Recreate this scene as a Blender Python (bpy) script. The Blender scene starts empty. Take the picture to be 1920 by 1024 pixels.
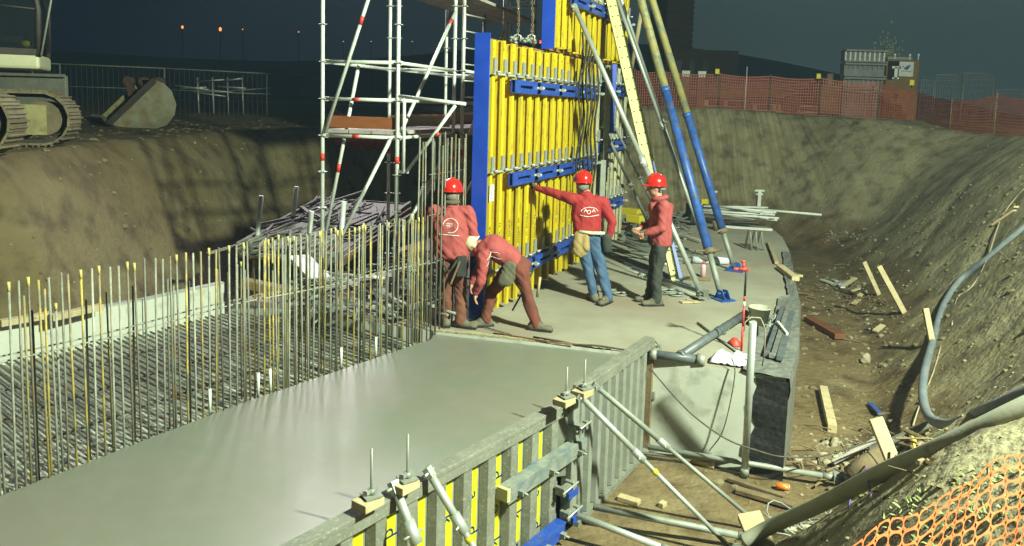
import bpy, bmesh, math, random
import numpy as np
from mathutils import Vector, Matrix, noise
R = math.radians
random.seed(7)
SC = bpy.context.scene
COL = SC.collection
# ---------------------------------------------------------------- camera
CZ = 2.85
FPX, PX, PY = 1440.0, 960.0, 353.0          # focal length and lens axis in photograph pixels
PIT = math.atan(154 / FPX); ROL = math.atan(.028)
cd = bpy.data.cameras.new('camera'); cam = bpy.data.objects.new('camera', cd); COL.objects.link(cam)
cd.sensor_fit = 'HORIZONTAL'; cd.sensor_width = 36; cd.lens = 36 * FPX / 1920
cd.shift_y = -(512 - PY) / 1920
cd.clip_start = .05; cd.clip_end = 900
cam.matrix_world = Matrix.Translation((0, 0, CZ)) @ Matrix.Rotation(R(90) - PIT, 4, 'X') @ Matrix.Rotation(ROL, 4, 'Z')
SC.camera = cam
# ---------------------------------------------------------------- world, lamps, exposure
w = bpy.data.worlds.new('World'); SC.world = w; w.use_nodes = True
nt = w.node_tree; nt.nodes.clear()
out = nt.nodes.new('ShaderNodeOutputWorld'); bg = nt.nodes.new('ShaderNodeBackground')
tc = nt.nodes.new('ShaderNodeTexCoord'); ns = nt.nodes.new('ShaderNodeTexNoise'); ns.inputs['Scale'].default_value = 1.3
ns.inputs['Detail'].default_value = 3
sx = nt.nodes.new('ShaderNodeSeparateXYZ'); nt.links.new(tc.outputs['Generated'], sx.inputs[0])
ad = nt.nodes.new('ShaderNodeMath'); ad.operation = 'MULTIPLY_ADD'; ad.inputs[1].default_value = .55; ad.inputs[2].default_value = .25
nt.links.new(sx.outputs['X'], ad.inputs[0])
a2 = nt.nodes.new('ShaderNodeMath'); a2.operation = 'MULTIPLY_ADD'; a2.inputs[1].default_value = .5
nt.links.new(tc.outputs['Generated'], ns.inputs['Vector']); nt.links.new(ns.outputs['Fac'], a2.inputs[0]); nt.links.new(ad.outputs[0], a2.inputs[2])
cr = nt.nodes.new('ShaderNodeValToRGB'); nt.links.new(a2.outputs[0], cr.inputs[0])
cr.color_ramp.elements[0].position = .25; cr.color_ramp.elements[0].color = (.0012, .0028, .011, 1)
cr.color_ramp.elements[1].position = .72; cr.color_ramp.elements[1].color = (.044, .068, .068, 1)
nt.links.new(cr.outputs[0], bg.inputs[0]); bg.inputs[1].default_value = 1.0; nt.links.new(bg.outputs[0], out.inputs[0])

def spot(name, loc, target, power, col, size, ang, blend=.6):
    l = bpy.data.lights.new(name, 'SPOT'); l.energy = power; l.color = col; l.shadow_soft_size = size
    l.spot_size = R(ang); l.spot_blend = blend
    o = bpy.data.objects.new(name, l); COL.objects.link(o); o.location = loc
    o.rotation_euler = (Vector(target) - Vector(loc)).to_track_quat('-Z', 'Y').to_euler()
    return o
spot('site_floodlight', (6.7, 1.7, 8.4), (3.2, 11, 0), 19500, (.87, 1.0, .74), .25, 160, .7)
spot('scaffold_floodlight', (-4.2, 19.5, 7.4), (-1.6, 10.5, 0), 3800, (1.0, .91, .97), 1.6, 62)
SC.view_settings.view_transform = 'Standard'; SC.view_settings.look = 'None'
SC.view_settings.gamma = 1; SC.view_settings.exposure = 0; SC.view_settings.use_curve_mapping = False
SC.cycles.use_denoising = True
SC.cycles.max_bounces = 5; SC.cycles.diffuse_bounces = 3; SC.cycles.glossy_bounces = 3; SC.cycles.transmission_bounces = 4
SC.cycles.caustics_reflective = False; SC.cycles.caustics_refractive = False; SC.cycles.sample_clamp_indirect = 4

# ---------------------------------------------------------------- turning a sight line into a place
def ray(x, y):
    u = x - PX; v = PY - y; c, s = math.cos(ROL), math.sin(ROL)
    a = u * c - v * s; b = u * s + v * c; cp, sp = math.cos(PIT), math.sin(PIT)
    return Vector((a, FPX * cp + b * sp, -FPX * sp + b * cp))
O = Vector((0, 0, CZ))
def atz(x, y, z=0.): d = ray(x, y); return O + d * ((z - CZ) / d.z)
def aty(x, y, Y): d = ray(x, y); return O + d * (Y / d.y)
def atwall(x, y, p, n):
    d = ray(x, y); p = Vector((p[0], p[1], 0)); n = Vector((n[0], n[1], 0))
    return O + d * ((p - O).dot(n) / d.dot(n))

# ---------------------------------------------------------------- materials
def rgba(c): return (c[0], c[1], c[2], 1)
def mat(name, c1, c2=None, scale=6., rough=.7, metal=0., bump=.0, bscale=40., spec=.5, rand=0., c3=None, s3=30., t3=(.62, .7), r2=None, coat=0., dist=.02, detail=5., stretch=None):
    m = bpy.data.materials.new(name); m.use_nodes = True; n = m.node_tree.nodes; L = m.node_tree.links
    b = n['Principled BSDF']; b.inputs['Roughness'].default_value = rough; b.inputs['Metallic'].default_value = metal
    b.inputs['Specular IOR Level'].default_value = spec; b.inputs['Coat Weight'].default_value = coat
    c2 = c2 or tuple(x * .8 for x in c1)
    g = n.new('ShaderNodeNewGeometry'); vec = g.outputs['Position']
    if stretch:
        mp = n.new('ShaderNodeMapping'); mp.inputs['Scale'].default_value = stretch; L.new(vec, mp.inputs[0]); vec = mp.outputs[0]
    t = n.new('ShaderNodeTexNoise'); t.inputs['Scale'].default_value = scale; t.inputs['Detail'].default_value = detail; t.inputs['Roughness'].default_value = .62
    L.new(vec, t.inputs['Vector'])
    r = n.new('ShaderNodeValToRGB'); r.color_ramp.elements[0].position = .35; r.color_ramp.elements[1].position = .65
    r.color_ramp.elements[0].color = rgba(c1); r.color_ramp.elements[1].color = rgba(c2); L.new(t.outputs['Fac'], r.inputs[0])
    col = r.outputs[0]
    if rand:
        oi = n.new('ShaderNodeObjectInfo'); mr = n.new('ShaderNodeMapRange'); mr.inputs['To Min'].default_value = 1 - rand; mr.inputs['To Max'].default_value = 1 + rand
        L.new(oi.outputs['Random'], mr.inputs[0]); hv = n.new('ShaderNodeHueSaturation'); L.new(mr.outputs[0], hv.inputs['Value']); L.new(col, hv.inputs['Color']); col = hv.outputs[0]
    if c3:
        t2 = n.new('ShaderNodeTexNoise'); t2.inputs['Scale'].default_value = s3; t2.inputs['Detail'].default_value = 4; L.new(vec, t2.inputs['Vector'])
        mr = n.new('ShaderNodeMapRange'); mr.inputs['From Min'].default_value = t3[0]; mr.inputs['From Max'].default_value = t3[1]; L.new(t2.outputs['Fac'], mr.inputs[0])
        mx = n.new('ShaderNodeMix'); mx.data_type = 'RGBA'; L.new(mr.outputs[0], mx.inputs['Factor']); L.new(col, mx.inputs['A']); mx.inputs['B'].default_value = rgba(c3); col = mx.outputs['Result']
    L.new(col, b.inputs['Base Color'])
    if r2 is not None:
        mr = n.new('ShaderNodeMapRange'); mr.inputs['From Min'].default_value = .35; mr.inputs['From Max'].default_value = .65
        mr.inputs['To Min'].default_value = rough; mr.inputs['To Max'].default_value = r2; L.new(t.outputs['Fac'], mr.inputs[0]); L.new(mr.outputs[0], b.inputs['Roughness'])
    if bump:
        tb = n.new('ShaderNodeTexNoise'); tb.inputs['Scale'].default_value = bscale; tb.inputs['Detail'].default_value = 6; L.new(vec, tb.inputs['Vector'])
        bp = n.new('ShaderNodeBump'); bp.inputs['Strength'].default_value = bump; bp.inputs['Distance'].default_value = dist; L.new(tb.outputs['Fac'], bp.inputs['Height']); L.new(bp.outputs[0], b.inputs['Normal'])
    return m
def emis(name, c, s):
    m = bpy.data.materials.new(name); m.use_nodes = True; b = m.node_tree.nodes['Principled BSDF']
    b.inputs['Base Color'].default_value = rgba(c); b.inputs['Emission Color'].default_value = rgba(c); b.inputs['Emission Strength'].default_value = s
    return m
M = {}
M['soil'] = mat('soil', (.235, .205, .112), (.32, .285, .170), .9, .88, bump=.8, bscale=11, c3=(.125, .100, .060), s3=2.3, t3=(.48, .72), dist=.05, r2=.62, detail=9)
M['grass_soil'] = mat('grass_soil', (.16, .15, .06), (.22, .19, .08), 5, .9, bump=.8, bscale=22, dist=.05)
M['fresh'] = mat('fresh_concrete', (.190, .178, .145), (.155, .190, .145), .30, .40, bump=.10, bscale=22, dist=.003, r2=.29, spec=.5, detail=3, c3=(.20, .195, .165), s3=5, t3=(.45, .8))  # pinkish and green tones stand in for coloured lamplight on the pour
M['rough_conc'] = mat('rough_wet_concrete', (.36, .36, .31), (.28, .28, .24), 6, .45, bump=.9, bscale=18, dist=.05, r2=.25)
M['slab'] = mat('slab_concrete', (.26, .24, .185), (.335, .325, .255), .9, .85, bump=.25, bscale=40, dist=.01, c3=(.27, .21, .155), s3=.5, t3=(.48, .68), detail=8)
M['slabside'] = mat('slab_side_concrete', (.48, .50, .44), (.54, .55, .48), 3, .8, bump=.15, bscale=30, dist=.01, c3=(.28, .28, .23), s3=5, t3=(.55, .8))
M['crust'] = mat('cement_crust', (.42, .38, .22), (.30, .28, .18), 12, .9, bump=.6, bscale=30)
M['bitumen'] = mat('bitumen', (.012, .013, .014), (.03, .03, .03), 20, .35, bump=.5, bscale=14, dist=.03)
M['membrane'] = mat('membrane', (.12, .125, .115), (.20, .20, .18), 9, .45, bump=.6, bscale=12, dist=.03)
M['rebar'] = mat('rebar_steel', (.15, .155, .12), (.22, .22, .17), 14, .62, .35, bump=.7, bscale=90, rand=.35, c3=(.22, .13, .05), s3=6, t3=(.5, .75), dist=.004)
M['rebar_y'] = mat('rebar_ochre', (.50, .38, .06), (.30, .24, .09), 9, .65, .1, bump=.6, bscale=90, rand=.3, c3=(.20, .19, .13), s3=7, t3=(.42, .60), dist=.004)
M['rebar_c'] = mat('rebar_cement', (.36, .37, .31), (.22, .22, .17), 11, .8, .0, bump=.6, bscale=90, rand=.25, dist=.004)
M['sleeve'] = mat('white_sleeve', (.75, .78, .70), (.62, .66, .58), 20, .5)
M['paint_y'] = mat('rebar_tip_yellow', (.56, .48, .14), (.42, .38, .16), 20, .6)
M['galv'] = mat('galvanised_steel', (.55, .58, .54), (.42, .45, .42), 9, .42, .55, r2=.6, bump=.1, bscale=50, dist=.003)
M['galv_d'] = mat('dull_galvanised', (.30, .32, .28), (.23, .245, .21), 7, .6, .3, bump=.3, bscale=40, dist=.004, c3=(.34, .34, .28), s3=26)
M['galv_s'] = mat('spattered_formwork_steel', (.17, .175, .145), (.23, .235, .19), 5, .7, .2, bump=.5, bscale=45, dist=.006, c3=(.33, .33, .27), s3=38, t3=(.55, .72))
M['galv_b'] = mat('bright_scaffold_steel', (.70, .74, .68), (.56, .60, .55), 7, .5, .25, bump=.1, bscale=40, dist=.003)
M['red'] = mat('red_band', (.62, .05, .03), (.5, .04, .03), 20, .5)
M['blue'] = mat('blue_steel', (.012, .05, .30), (.02, .075, .40), 10, .42, bump=.1, bscale=30, dist=.003, c3=(.06, .08, .16), s3=15, t3=(.58, .75))
M['blue_b'] = mat('blue_board', (.012, .055, .42), (.02, .07, .5), 3, .42)
M['blue_p'] = mat('blue_prop', (.02, .06, .25), (.035, .11, .38), 8, .45, bump=.2, bscale=30, c3=(.10, .10, .09), s3=9, t3=(.55, .7), dist=.004)
M['yell_p'] = mat('yellow_prop', (.28, .24, .07), (.20, .20, .09), 8, .6, bump=.4, bscale=30, c3=(.12, .15, .13), s3=7, t3=(.5, .65), dist=.005)
M['beam'] = mat('yellow_beam', (.60, .44, .012), (.64, .52, .018), 3, .5, bump=.12, bscale=60, dist=.003, rand=.14, c3=(.30, .21, .05), s3=9, t3=(.54, .74), stretch=(3, 3, .5))
M['beam_old'] = mat('weathered_beam', (.52, .50, .30), (.38, .37, .25), 5, .7, rand=.25, c3=(.20, .18, .1), s3=12)
M['ply'] = mat('plywood', (.30, .16, .045), (.22, .12, .04), 6, .6, stretch=(4, 4, .6))
M['waler_y'] = mat('cream_waler', (.62, .60, .25), (.52, .50, .22), 4, .6, bump=.15, bscale=40, dist=.004, c3=(.35, .32, .18), s3=9, t3=(.6, .78))
M['film'] = mat('yellow_film', (.58, .60, .01), (.50, .50, .02), 6, .35)
M['print'] = mat('dark_blue_print', (.01, .02, .12), (.01, .02, .10), 5, .5)
M['black'] = mat('black_print', (.012, .012, .01), (.02, .02, .015), 5, .6)
M['white'] = mat('white_print', (.75, .75, .72), (.68, .68, .64), 5, .6)
M['timber'] = mat('sawn_timber', (.50, .42, .25), (.42, .34, .19), 7, .75, bump=.3, bscale=30, rand=.15, dist=.005, stretch=(1, 1, 1), c3=(.34, .24, .11), s3=10)
M['timber_d'] = mat('muddy_timber', (.22, .16, .085), (.14, .10, .055), 6, .85, bump=.4, bscale=24, rand=.2)
M['timber_r'] = mat('wet_red_timber', (.20, .075, .03), (.13, .05, .025), 5, .6, bump=.3, bscale=20)
M['board_br'] = mat('brown_toe_board', (.26, .085, .025), (.20, .07, .025), 5, .55, stretch=(1, 1, 6))
M['deck'] = mat('scaffold_deck', (.42, .38, .33), (.30, .27, .24), 6, .7, bump=.3, bscale=30)
M['blue_w'] = mat('worn_blue_grey_steel', (.13, .16, .16), (.24, .25, .21), 9, .6, bump=.4, bscale=35, dist=.005, c3=(.05, .12, .24), s3=5, t3=(.55, .68))
M['hose'] = mat('rubber_hose', (.13, .155, .18), (.20, .22, .235), 6, .62, bump=.2, bscale=30, dist=.004)
M['hose_g'] = mat('muddy_concrete_hose', (.32, .32, .25), (.38, .375, .29), 4, .65, bump=.3, bscale=40, dist=.004, c3=(.13, .155, .18), s3=4, r2=.5)
M['pump'] = mat('pump_pipe_paint', (.075, .09, .10), (.12, .135, .14), 8, .45, bump=.3, bscale=30, dist=.004)
M['cable'] = mat('cable_rubber', (.05, .045, .035), (.10, .09, .07), 20, .7)
M['rope'] = mat('pale_rope', (.42, .36, .24), (.33, .28, .18), 20, .8)
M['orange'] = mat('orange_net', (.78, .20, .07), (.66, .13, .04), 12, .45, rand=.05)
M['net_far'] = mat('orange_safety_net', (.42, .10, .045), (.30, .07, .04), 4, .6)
M['stone'] = mat('stone', (.38, .34, .24), (.24, .20, .14), 3, .85)
M['grass'] = mat('grass_blades', (.26, .32, .12), (.18, .20, .07), 7, .75)
M['clod'] = mat('soil_clod', (.14, .11, .055), (.20, .165, .09), 3, .9)
M['helmet'] = mat('red_helmet_plastic', (.60, .018, .012), (.55, .018, .012), 5, .22, coat=.5)
M['cap'] = mat('pale_cap', (.62, .66, .42), (.55, .58, .36), 9, .8)
M['jk1'] = mat('faded_red_work_jacket', (.38, .075, .075), (.31, .056, .056), 7, .85, bump=.3, bscale=60, dist=.006)
M['jk2'] = mat('red_sweatshirt', (.35, .024, .027), (.29, .020, .022), 7, .85, bump=.3, bscale=60, dist=.006)
M['trred'] = mat('muddy_red_trousers', (.19, .045, .032), (.12, .045, .03), 8, .9, bump=.3, bscale=50, dist=.006)
M['trbr'] = mat('rust_brown_trousers', (.17, .065, .035), (.12, .04, .028), 8, .9, bump=.3, bscale=50, dist=.006)
M['trblk'] = mat('black_work_trousers', (.028, .034, .03), (.045, .05, .042), 8, .85, bump=.3, bscale=50, dist=.006)
M['jeans'] = mat('denim', (.045, .09, .18), (.07, .13, .24), 9, .85, bump=.3, bscale=60, dist=.005)
M['dark_cloth'] = mat('dark_cloth', (.022, .028, .025), (.04, .045, .04), 9, .85)
M['leather'] = mat('tan_leather', (.36, .26, .10), (.26, .18, .07), 9, .65, bump=.3, bscale=40)
M['olive'] = mat('olive_pouch', (.13, .12, .075), (.085, .08, .05), 9, .85, bump=.3, bscale=40)
M['boot'] = mat('muddy_boot', (.16, .145, .10), (.10, .09, .065), 12, .8, bump=.4, bscale=40)
M['skin'] = mat('skin', (.50, .27, .19), (.44, .23, .16), 9, .5)
M['hair'] = mat('grey_hair', (.22, .2, .17), (.14, .12, .10), 30, .8)
M['glove'] = mat('dark_glove', (.05, .055, .045), (.09, .09, .07), 15, .9)
M['exc_y'] = mat('pale_yellow_paint', (.36, .33, .14), (.28, .25, .12), 4, .6, c3=(.22, .18, .08), s3=5, t3=(.5, .66))
M['exc_s'] = mat('worn_bucket_steel', (.30, .30, .21), (.22, .20, .12), 3, .6, c3=(.22, .15, .07), s3=4, t3=(.5, .68))
M['exc_d'] = mat('dark_machine_steel', (.035, .03, .028), (.06, .05, .04), 8, .6)
M['shoe'] = mat('muddy_track_shoe', (.20, .165, .10), (.14, .115, .07), 6, .7, bump=.5, bscale=20, rand=.2)
M['cabp'] = mat('cab_panel', (.55, .55, .36), (.48, .48, .32), 4, .5)
M['plast_w'] = mat('white_plastic', (.62, .64, .60), (.52, .54, .5), 6, .45)
M['sheet_w'] = mat('white_sheeting', (.68, .70, .78), (.58, .60, .68), 9, .35, bump=.5, bscale=18, dist=.03)
M['bucket'] = mat('builders_bucket', (.42, .43, .33), (.30, .31, .23), 12, .6)
M['pink'] = mat('pink_can', (.72, .45, .50), (.65, .40, .45), 9, .4)
M['yell_t'] = mat('yellow_plastic', (.70, .56, .03), (.60, .50, .04), 9, .5)
M['orange_can'] = mat('orange_can', (.75, .20, .02), (.7, .16, .02), 30, .4, c3=(.7, .7, .68), s3=18)
M['blockgrey'] = mat('grey_crate', (.22, .23, .23), (.16, .165, .17), 3, .7)
M['cab_br'] = mat('brown_site_cabin', (.20, .115, .035), (.16, .09, .03), 2, .7)
M['dark_brick'] = mat('dark_facade', (.028, .018, .016), (.038, .022, .02), .8, .85)
M['darkwin'] = mat('dark_window', (.006, .007, .010), (.008, .009, .012), 2, .3)
M['hill'] = mat('dark_hill', (.010, .014, .014), (.016, .02, .018), .1, 1.0)
M['sodium'] = emis('sodium_lamp', (1.0, .36, .09), 1.9)
M['tag_y'] = mat('yellow_tag', (.85, .70, .05), (.8, .65, .05), 9, .5)
M['lampred'] = emis('red_marker_lamp', (1.0, .03, .02), 4)
gl = bpy.data.materials.new('cab_glass'); gl.use_nodes = True; b_ = gl.node_tree.nodes['Principled BSDF']
b_.inputs['Base Color'].default_value = (.02, .025, .03, 1); b_.inputs['Roughness'].default_value = .08; b_.inputs['Alpha'].default_value = .4; M['glass'] = gl

# scrape marks of the excavator teeth down the far cut face
m_ = M['soil']; n_ = m_.node_tree.nodes; L_ = m_.node_tree.links; bs_ = n_['Principled BSDF']; src_ = bs_.inputs['Base Color'].links[0].from_socket
ge_ = n_.new('ShaderNodeNewGeometry'); mp_ = n_.new('ShaderNodeMapping'); mp_.inputs['Scale'].default_value = (8, .12, .35); L_.new(ge_.outputs['Position'], mp_.inputs[0])
no_ = n_.new('ShaderNodeTexNoise'); no_.inputs['Scale'].default_value = 1.0; no_.inputs['Detail'].default_value = 7; no_.inputs['Roughness'].default_value = .7; L_.new(mp_.outputs[0], no_.inputs['Vector'])
rr_ = n_.new('ShaderNodeValToRGB'); rr_.color_ramp.elements[0].position = .38; rr_.color_ramp.elements[0].color = (.70, .69, .66, 1); rr_.color_ramp.elements[1].position = .62; rr_.color_ramp.elements[1].color = (1.22, 1.21, 1.15, 1); L_.new(no_.outputs['Fac'], rr_.inputs[0])
sp_ = n_.new('ShaderNodeSeparateXYZ'); L_.new(ge_.outputs['Position'], sp_.inputs[0]); mr_ = n_.new('ShaderNodeMapRange'); mr_.inputs['From Min'].default_value = 24.5; mr_.inputs['From Max'].default_value = 26.5; L_.new(sp_.outputs['Y'], mr_.inputs[0])
mx_ = n_.new('ShaderNodeMix'); mx_.data_type = 'RGBA'; mx_.blend_type = 'MULTIPLY'; L_.new(mr_.outputs[0], mx_.inputs['Factor']); L_.new(src_, mx_.inputs['A']); L_.new(rr_.outputs[0], mx_.inputs['B']); L_.new(mx_.outputs['Result'], bs_.inputs['Base Color'])
# wet trampled mud on the pit floor
m_ = M['soil']; n_ = m_.node_tree.nodes; L_ = m_.node_tree.links; bs_ = n_['Principled BSDF']; src_ = bs_.inputs['Base Color'].links[0].from_socket
ge_ = n_.new('ShaderNodeNewGeometry'); sp_ = n_.new('ShaderNodeSeparateXYZ'); L_.new(ge_.outputs['Position'], sp_.inputs[0])
no_ = n_.new('ShaderNodeTexNoise'); no_.inputs['Scale'].default_value = 1.1; no_.inputs['Detail'].default_value = 8; L_.new(ge_.outputs['Position'], no_.inputs['Vector'])
m1_ = n_.new('ShaderNodeMath'); m1_.operation = 'MULTIPLY_ADD'; m1_.inputs[1].default_value = 2.6; L_.new(no_.outputs['Fac'], m1_.inputs[0]); L_.new(sp_.outputs['Z'], m1_.inputs[2])
mr_ = n_.new('ShaderNodeMapRange'); mr_.inputs['From Min'].default_value = 1.25; mr_.inputs['From Max'].default_value = .35; L_.new(m1_.outputs[0], mr_.inputs[0])
mx_ = n_.new('ShaderNodeMix'); mx_.data_type = 'RGBA'; mx_.blend_type = 'MULTIPLY'; mx_.inputs['B'].default_value = (.60, .49, .42, 1); L_.new(mr_.outputs[0], mx_.inputs['Factor']); L_.new(src_, mx_.inputs['A']); L_.new(mx_.outputs['Result'], bs_.inputs['Base Color'])
rm_ = n_.new('ShaderNodeMapRange'); rm_.inputs['To Min'].default_value = .88; rm_.inputs['To Max'].default_value = .5; L_.new(mr_.outputs[0], rm_.inputs[0]); L_.new(rm_.outputs[0], bs_.inputs['Roughness'])
# soil colour darkened and browned leftwards, standing in for weaker lamplight on that bank  (SOILX)
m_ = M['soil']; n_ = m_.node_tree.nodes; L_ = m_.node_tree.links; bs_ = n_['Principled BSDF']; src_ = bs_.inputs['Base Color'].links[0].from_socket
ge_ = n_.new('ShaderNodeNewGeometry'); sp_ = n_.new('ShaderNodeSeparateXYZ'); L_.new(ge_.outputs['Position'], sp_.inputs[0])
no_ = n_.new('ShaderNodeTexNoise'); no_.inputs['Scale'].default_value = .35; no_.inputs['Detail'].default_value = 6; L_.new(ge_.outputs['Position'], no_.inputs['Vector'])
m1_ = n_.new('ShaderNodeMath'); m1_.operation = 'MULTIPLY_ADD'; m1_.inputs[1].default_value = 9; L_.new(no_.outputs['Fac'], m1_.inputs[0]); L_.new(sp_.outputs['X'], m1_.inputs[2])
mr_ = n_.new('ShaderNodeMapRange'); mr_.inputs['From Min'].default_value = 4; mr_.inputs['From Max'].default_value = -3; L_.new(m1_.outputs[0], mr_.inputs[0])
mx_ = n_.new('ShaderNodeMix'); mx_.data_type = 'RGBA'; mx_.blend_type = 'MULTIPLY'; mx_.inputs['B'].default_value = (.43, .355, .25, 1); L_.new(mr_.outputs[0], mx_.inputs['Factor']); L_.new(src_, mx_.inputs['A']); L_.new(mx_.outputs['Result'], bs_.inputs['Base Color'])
# ---------------------------------------------------------------- mesh builder
def V(*a): return Vector(a)
class MB:
    def __init__(s): s.v = []; s.f = []; s.m = []; s.sm = []
    def add(s, vs, fs, mi=0, smooth=False):
        k = len(s.v); s.v += [tuple(p) for p in vs]; s.f += [tuple(i + k for i in f) for f in fs]; s.m += [mi] * len(fs); s.sm += [smooth] * len(fs); return s
    def frame(s, c, X, Y, Z, mi=0):                # box: centre and three half-axis vectors
        c, X, Y, Z = Vector(c), Vector(X), Vector(Y), Vector(Z); vs = [c + X * a + Y * b + Z * d for d in (-1, 1) for b in (-1, 1) for a in (-1, 1)]
        return s.add(vs, [(0, 2, 3, 1), (4, 5, 7, 6), (0, 1, 5, 4), (2, 6, 7, 3), (0, 4, 6, 2), (1, 3, 7, 5)], mi)
    def box(s, c, size, rz=0, mi=0):
        a, b, d = size[0] / 2, size[1] / 2, size[2] / 2; cz, sz = math.cos(rz), math.sin(rz)
        return s.frame(c, (a * cz, a * sz, 0), (-b * sz, b * cz, 0), (0, 0, d), mi)
    def bar(s, p0, p1, w, h, up=(0, 0, 1), mi=0):  # square bar from p0 to p1, w across, h along 'up'
        p0, p1 = Vector(p0), Vector(p1); d = p1 - p0; u = Vector(up); x = d.cross(u)
        if x.length < 1e-6: x = d.cross(Vector((1, 0, 0)))
        x.normalize(); z = x.cross(d).normalized()
        return s.frame((p0 + p1) / 2, d / 2, x * w / 2, z * h / 2, mi)
    def tube(s, p0, p1, r, n=8, r1=None, mi=0, caps=True):
        return s.path([p0, p1], [r, r if r1 is None else r1], n, mi, caps)
    def path(s, pts, r, n=8, mi=0, caps=True):
        pts = [Vector(p) for p in pts]; N = len(pts); rs = r if isinstance(r, (list, tuple)) else [r] * N
        vs = []; prev = None
        for i, p in enumerate(pts):
            d = (pts[min(i + 1, N - 1)] - pts[max(i - 1, 0)]).normalized()
            if prev is None:
                x = d.cross(Vector((0, 0, 1)));
                if x.length < 1e-3: x = d.cross(Vector((0, 1, 0)))
            else: x = prev - d * prev.dot(d)
            x.normalize(); prev = x; y = d.cross(x)
            vs += [p + (x * math.cos(2 * math.pi * k / n) + y * math.sin(2 * math.pi * k / n)) * rs[i] for k in range(n)]
        fs = [(i * n + k, i * n + (k + 1) % n, (i + 1) * n + (k + 1) % n, (i + 1) * n + k) for i in range(N - 1) for k in range(n)]
        s.add(vs, fs, mi, n > 5)
        if caps:
            k = len(s.v) - N * n; s.f += [tuple(k + j for j in reversed(range(n))), tuple(k + (N - 1) * n + j for j in range(n))]; s.m += [mi, mi]; s.sm += [False, False]
        return s
    def ball(s, c, r, n=10, mi=0, sz=1.):
        c = Vector(c); vs = []; m = n // 2
        rr = r if isinstance(r, (tuple, list)) else (r, r, r * sz)
        for i in range(m + 1):
            t = math.pi * i / m
            for k in range(n): a = 2 * math.pi * k / n; vs.append((c.x + rr[0] * math.sin(t) * math.cos(a), c.y + rr[1] * math.sin(t) * math.sin(a), c.z + rr[2] * math.cos(t)))
        return s.add(vs, [(i * n + k, (i + 1) * n + k, (i + 1) * n + (k + 1) % n, i * n + (k + 1) % n) for i in range(m) for k in range(n)], mi, True)
    def prism(s, poly, z0, z1, mi=0, mside=None):
        n = len(poly); vs = [(p[0], p[1], z0) for p in poly] + [(p[0], p[1], z1) for p in poly]
        s.add(vs, [tuple(range(n, 2 * n))], mi); k = len(s.v) - 2 * n
        s.f.append(tuple(k + i for i in reversed(range(n)))); s.m.append(mi); s.sm.append(False)
        for i in range(n): s.f.append((k + i, k + (i + 1) % n, k + n + (i + 1) % n, k + n + i)); s.m.append(mi if mside is None else mside); s.sm.append(False)
        return s
    def slab(s, pts, off, mi=0):                   # flat polygon given thickness along vector off
        n = len(pts); off = Vector(off); vs = [Vector(p) for p in pts] + [Vector(p) + off for p in pts]
        return s.add(vs, [tuple(reversed(range(n))), tuple(range(n, 2 * n))] + [(i, (i + 1) % n, n + (i + 1) % n, n + i) for i in range(n)], mi)
    def lathe(s, prof, c=(0, 0, 0), n=14, mi=0):
        c = Vector(c); N = len(prof); vs = [c + Vector((r * math.cos(2 * math.pi * k / n), r * math.sin(2 * math.pi * k / n), z)) for r, z in prof for k in range(n)]
        return s.add(vs, [(i * n + k, i * n + (k + 1) % n, (i + 1) * n + (k + 1) % n, (i + 1) * n + k) for i in range(N - 1) for k in range(n)], mi, True)
    def mesh(s, name, mats, off=(0, 0, 0)):
        me = bpy.data.meshes.new(name); o = Vector(off)
        me.from_pydata([(a - o.x, b - o.y, c - o.z) for a, b, c in s.v], [], s.f)
        for m_ in (mats if isinstance(mats, (list, tuple)) else [mats]): me.materials.append(m_)
        me.polygons.foreach_set('material_index', s.m); me.polygons.foreach_set('use_smooth', s.sm); me.update(); return me
    def build(s, name, mats, parent=None, local=False, **kw):
        off = (0, 0, 0)
        if parent is not None and not local: off = wloc(parent)
        return link(name, s.mesh(name, mats, off), parent, **kw)
def wloc(o):
    p = Vector((0, 0, 0))
    while o is not None: p += o.location; o = o.parent
    return p
def link(name, me, parent=None, label=None, cat=None, group=None, kind=None, bevel=0):
    o = bpy.data.objects.new(name, me); COL.objects.link(o); o.parent = parent; tag(o, label, cat, group, kind)
    if bevel: b = o.modifiers.new('edge_bevel', 'BEVEL'); b.width = bevel; b.segments = 2; b.limit_method = 'ANGLE'
    return o
def tag(o, label=None, cat=None, group=None, kind=None):
    for k, v in (('label', label), ('category', cat), ('group', group), ('kind', kind)):
        if v: o[k] = v
    return o
def thing(name, label, cat, loc=(0, 0, 0), rz=0, group=None):
    o = bpy.data.objects.new(name, None); COL.objects.link(o); o.location = loc; o.rotation_euler = (0, 0, rz); o.empty_display_size = .2
    return tag(o, label, cat, group)
KIDS = {}
def dup(root, loc=None, rz=None, label=None, scale=None, parent=None):
    c = root.copy(); COL.objects.link(c)
    if parent is not None: c.parent = parent
    for ch in [o for o in root.children]: dup(ch, parent=c)
    if loc is not None: c.location = loc
    if rz is not None: c.rotation_euler = (0, 0, rz)
    if scale is not None: c.scale = scale
    if label: c['label'] = label
    return c
def piece(name, me, parent, loc=None, rot=None, local=True):
    o = bpy.data.objects.new(name, me); COL.objects.link(o); o.parent = parent
    if loc is not None: o.location = loc
    if rot is not None: o.rotation_euler = rot
    return o
def text_mesh(body, size, m, depth=.001, name='lettering'):
    cu = bpy.data.curves.new(name, 'FONT'); cu.body = body; cu.size = size; cu.extrude = depth; cu.align_x = 'CENTER'; cu.align_y = 'CENTER'; cu.resolution_u = 3
    o = bpy.data.objects.new(name, cu); me = bpy.data.meshes.new_from_object(o); bpy.data.objects.remove(o); me.materials.clear(); me.materials.append(m); me.name = name
    return me
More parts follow.
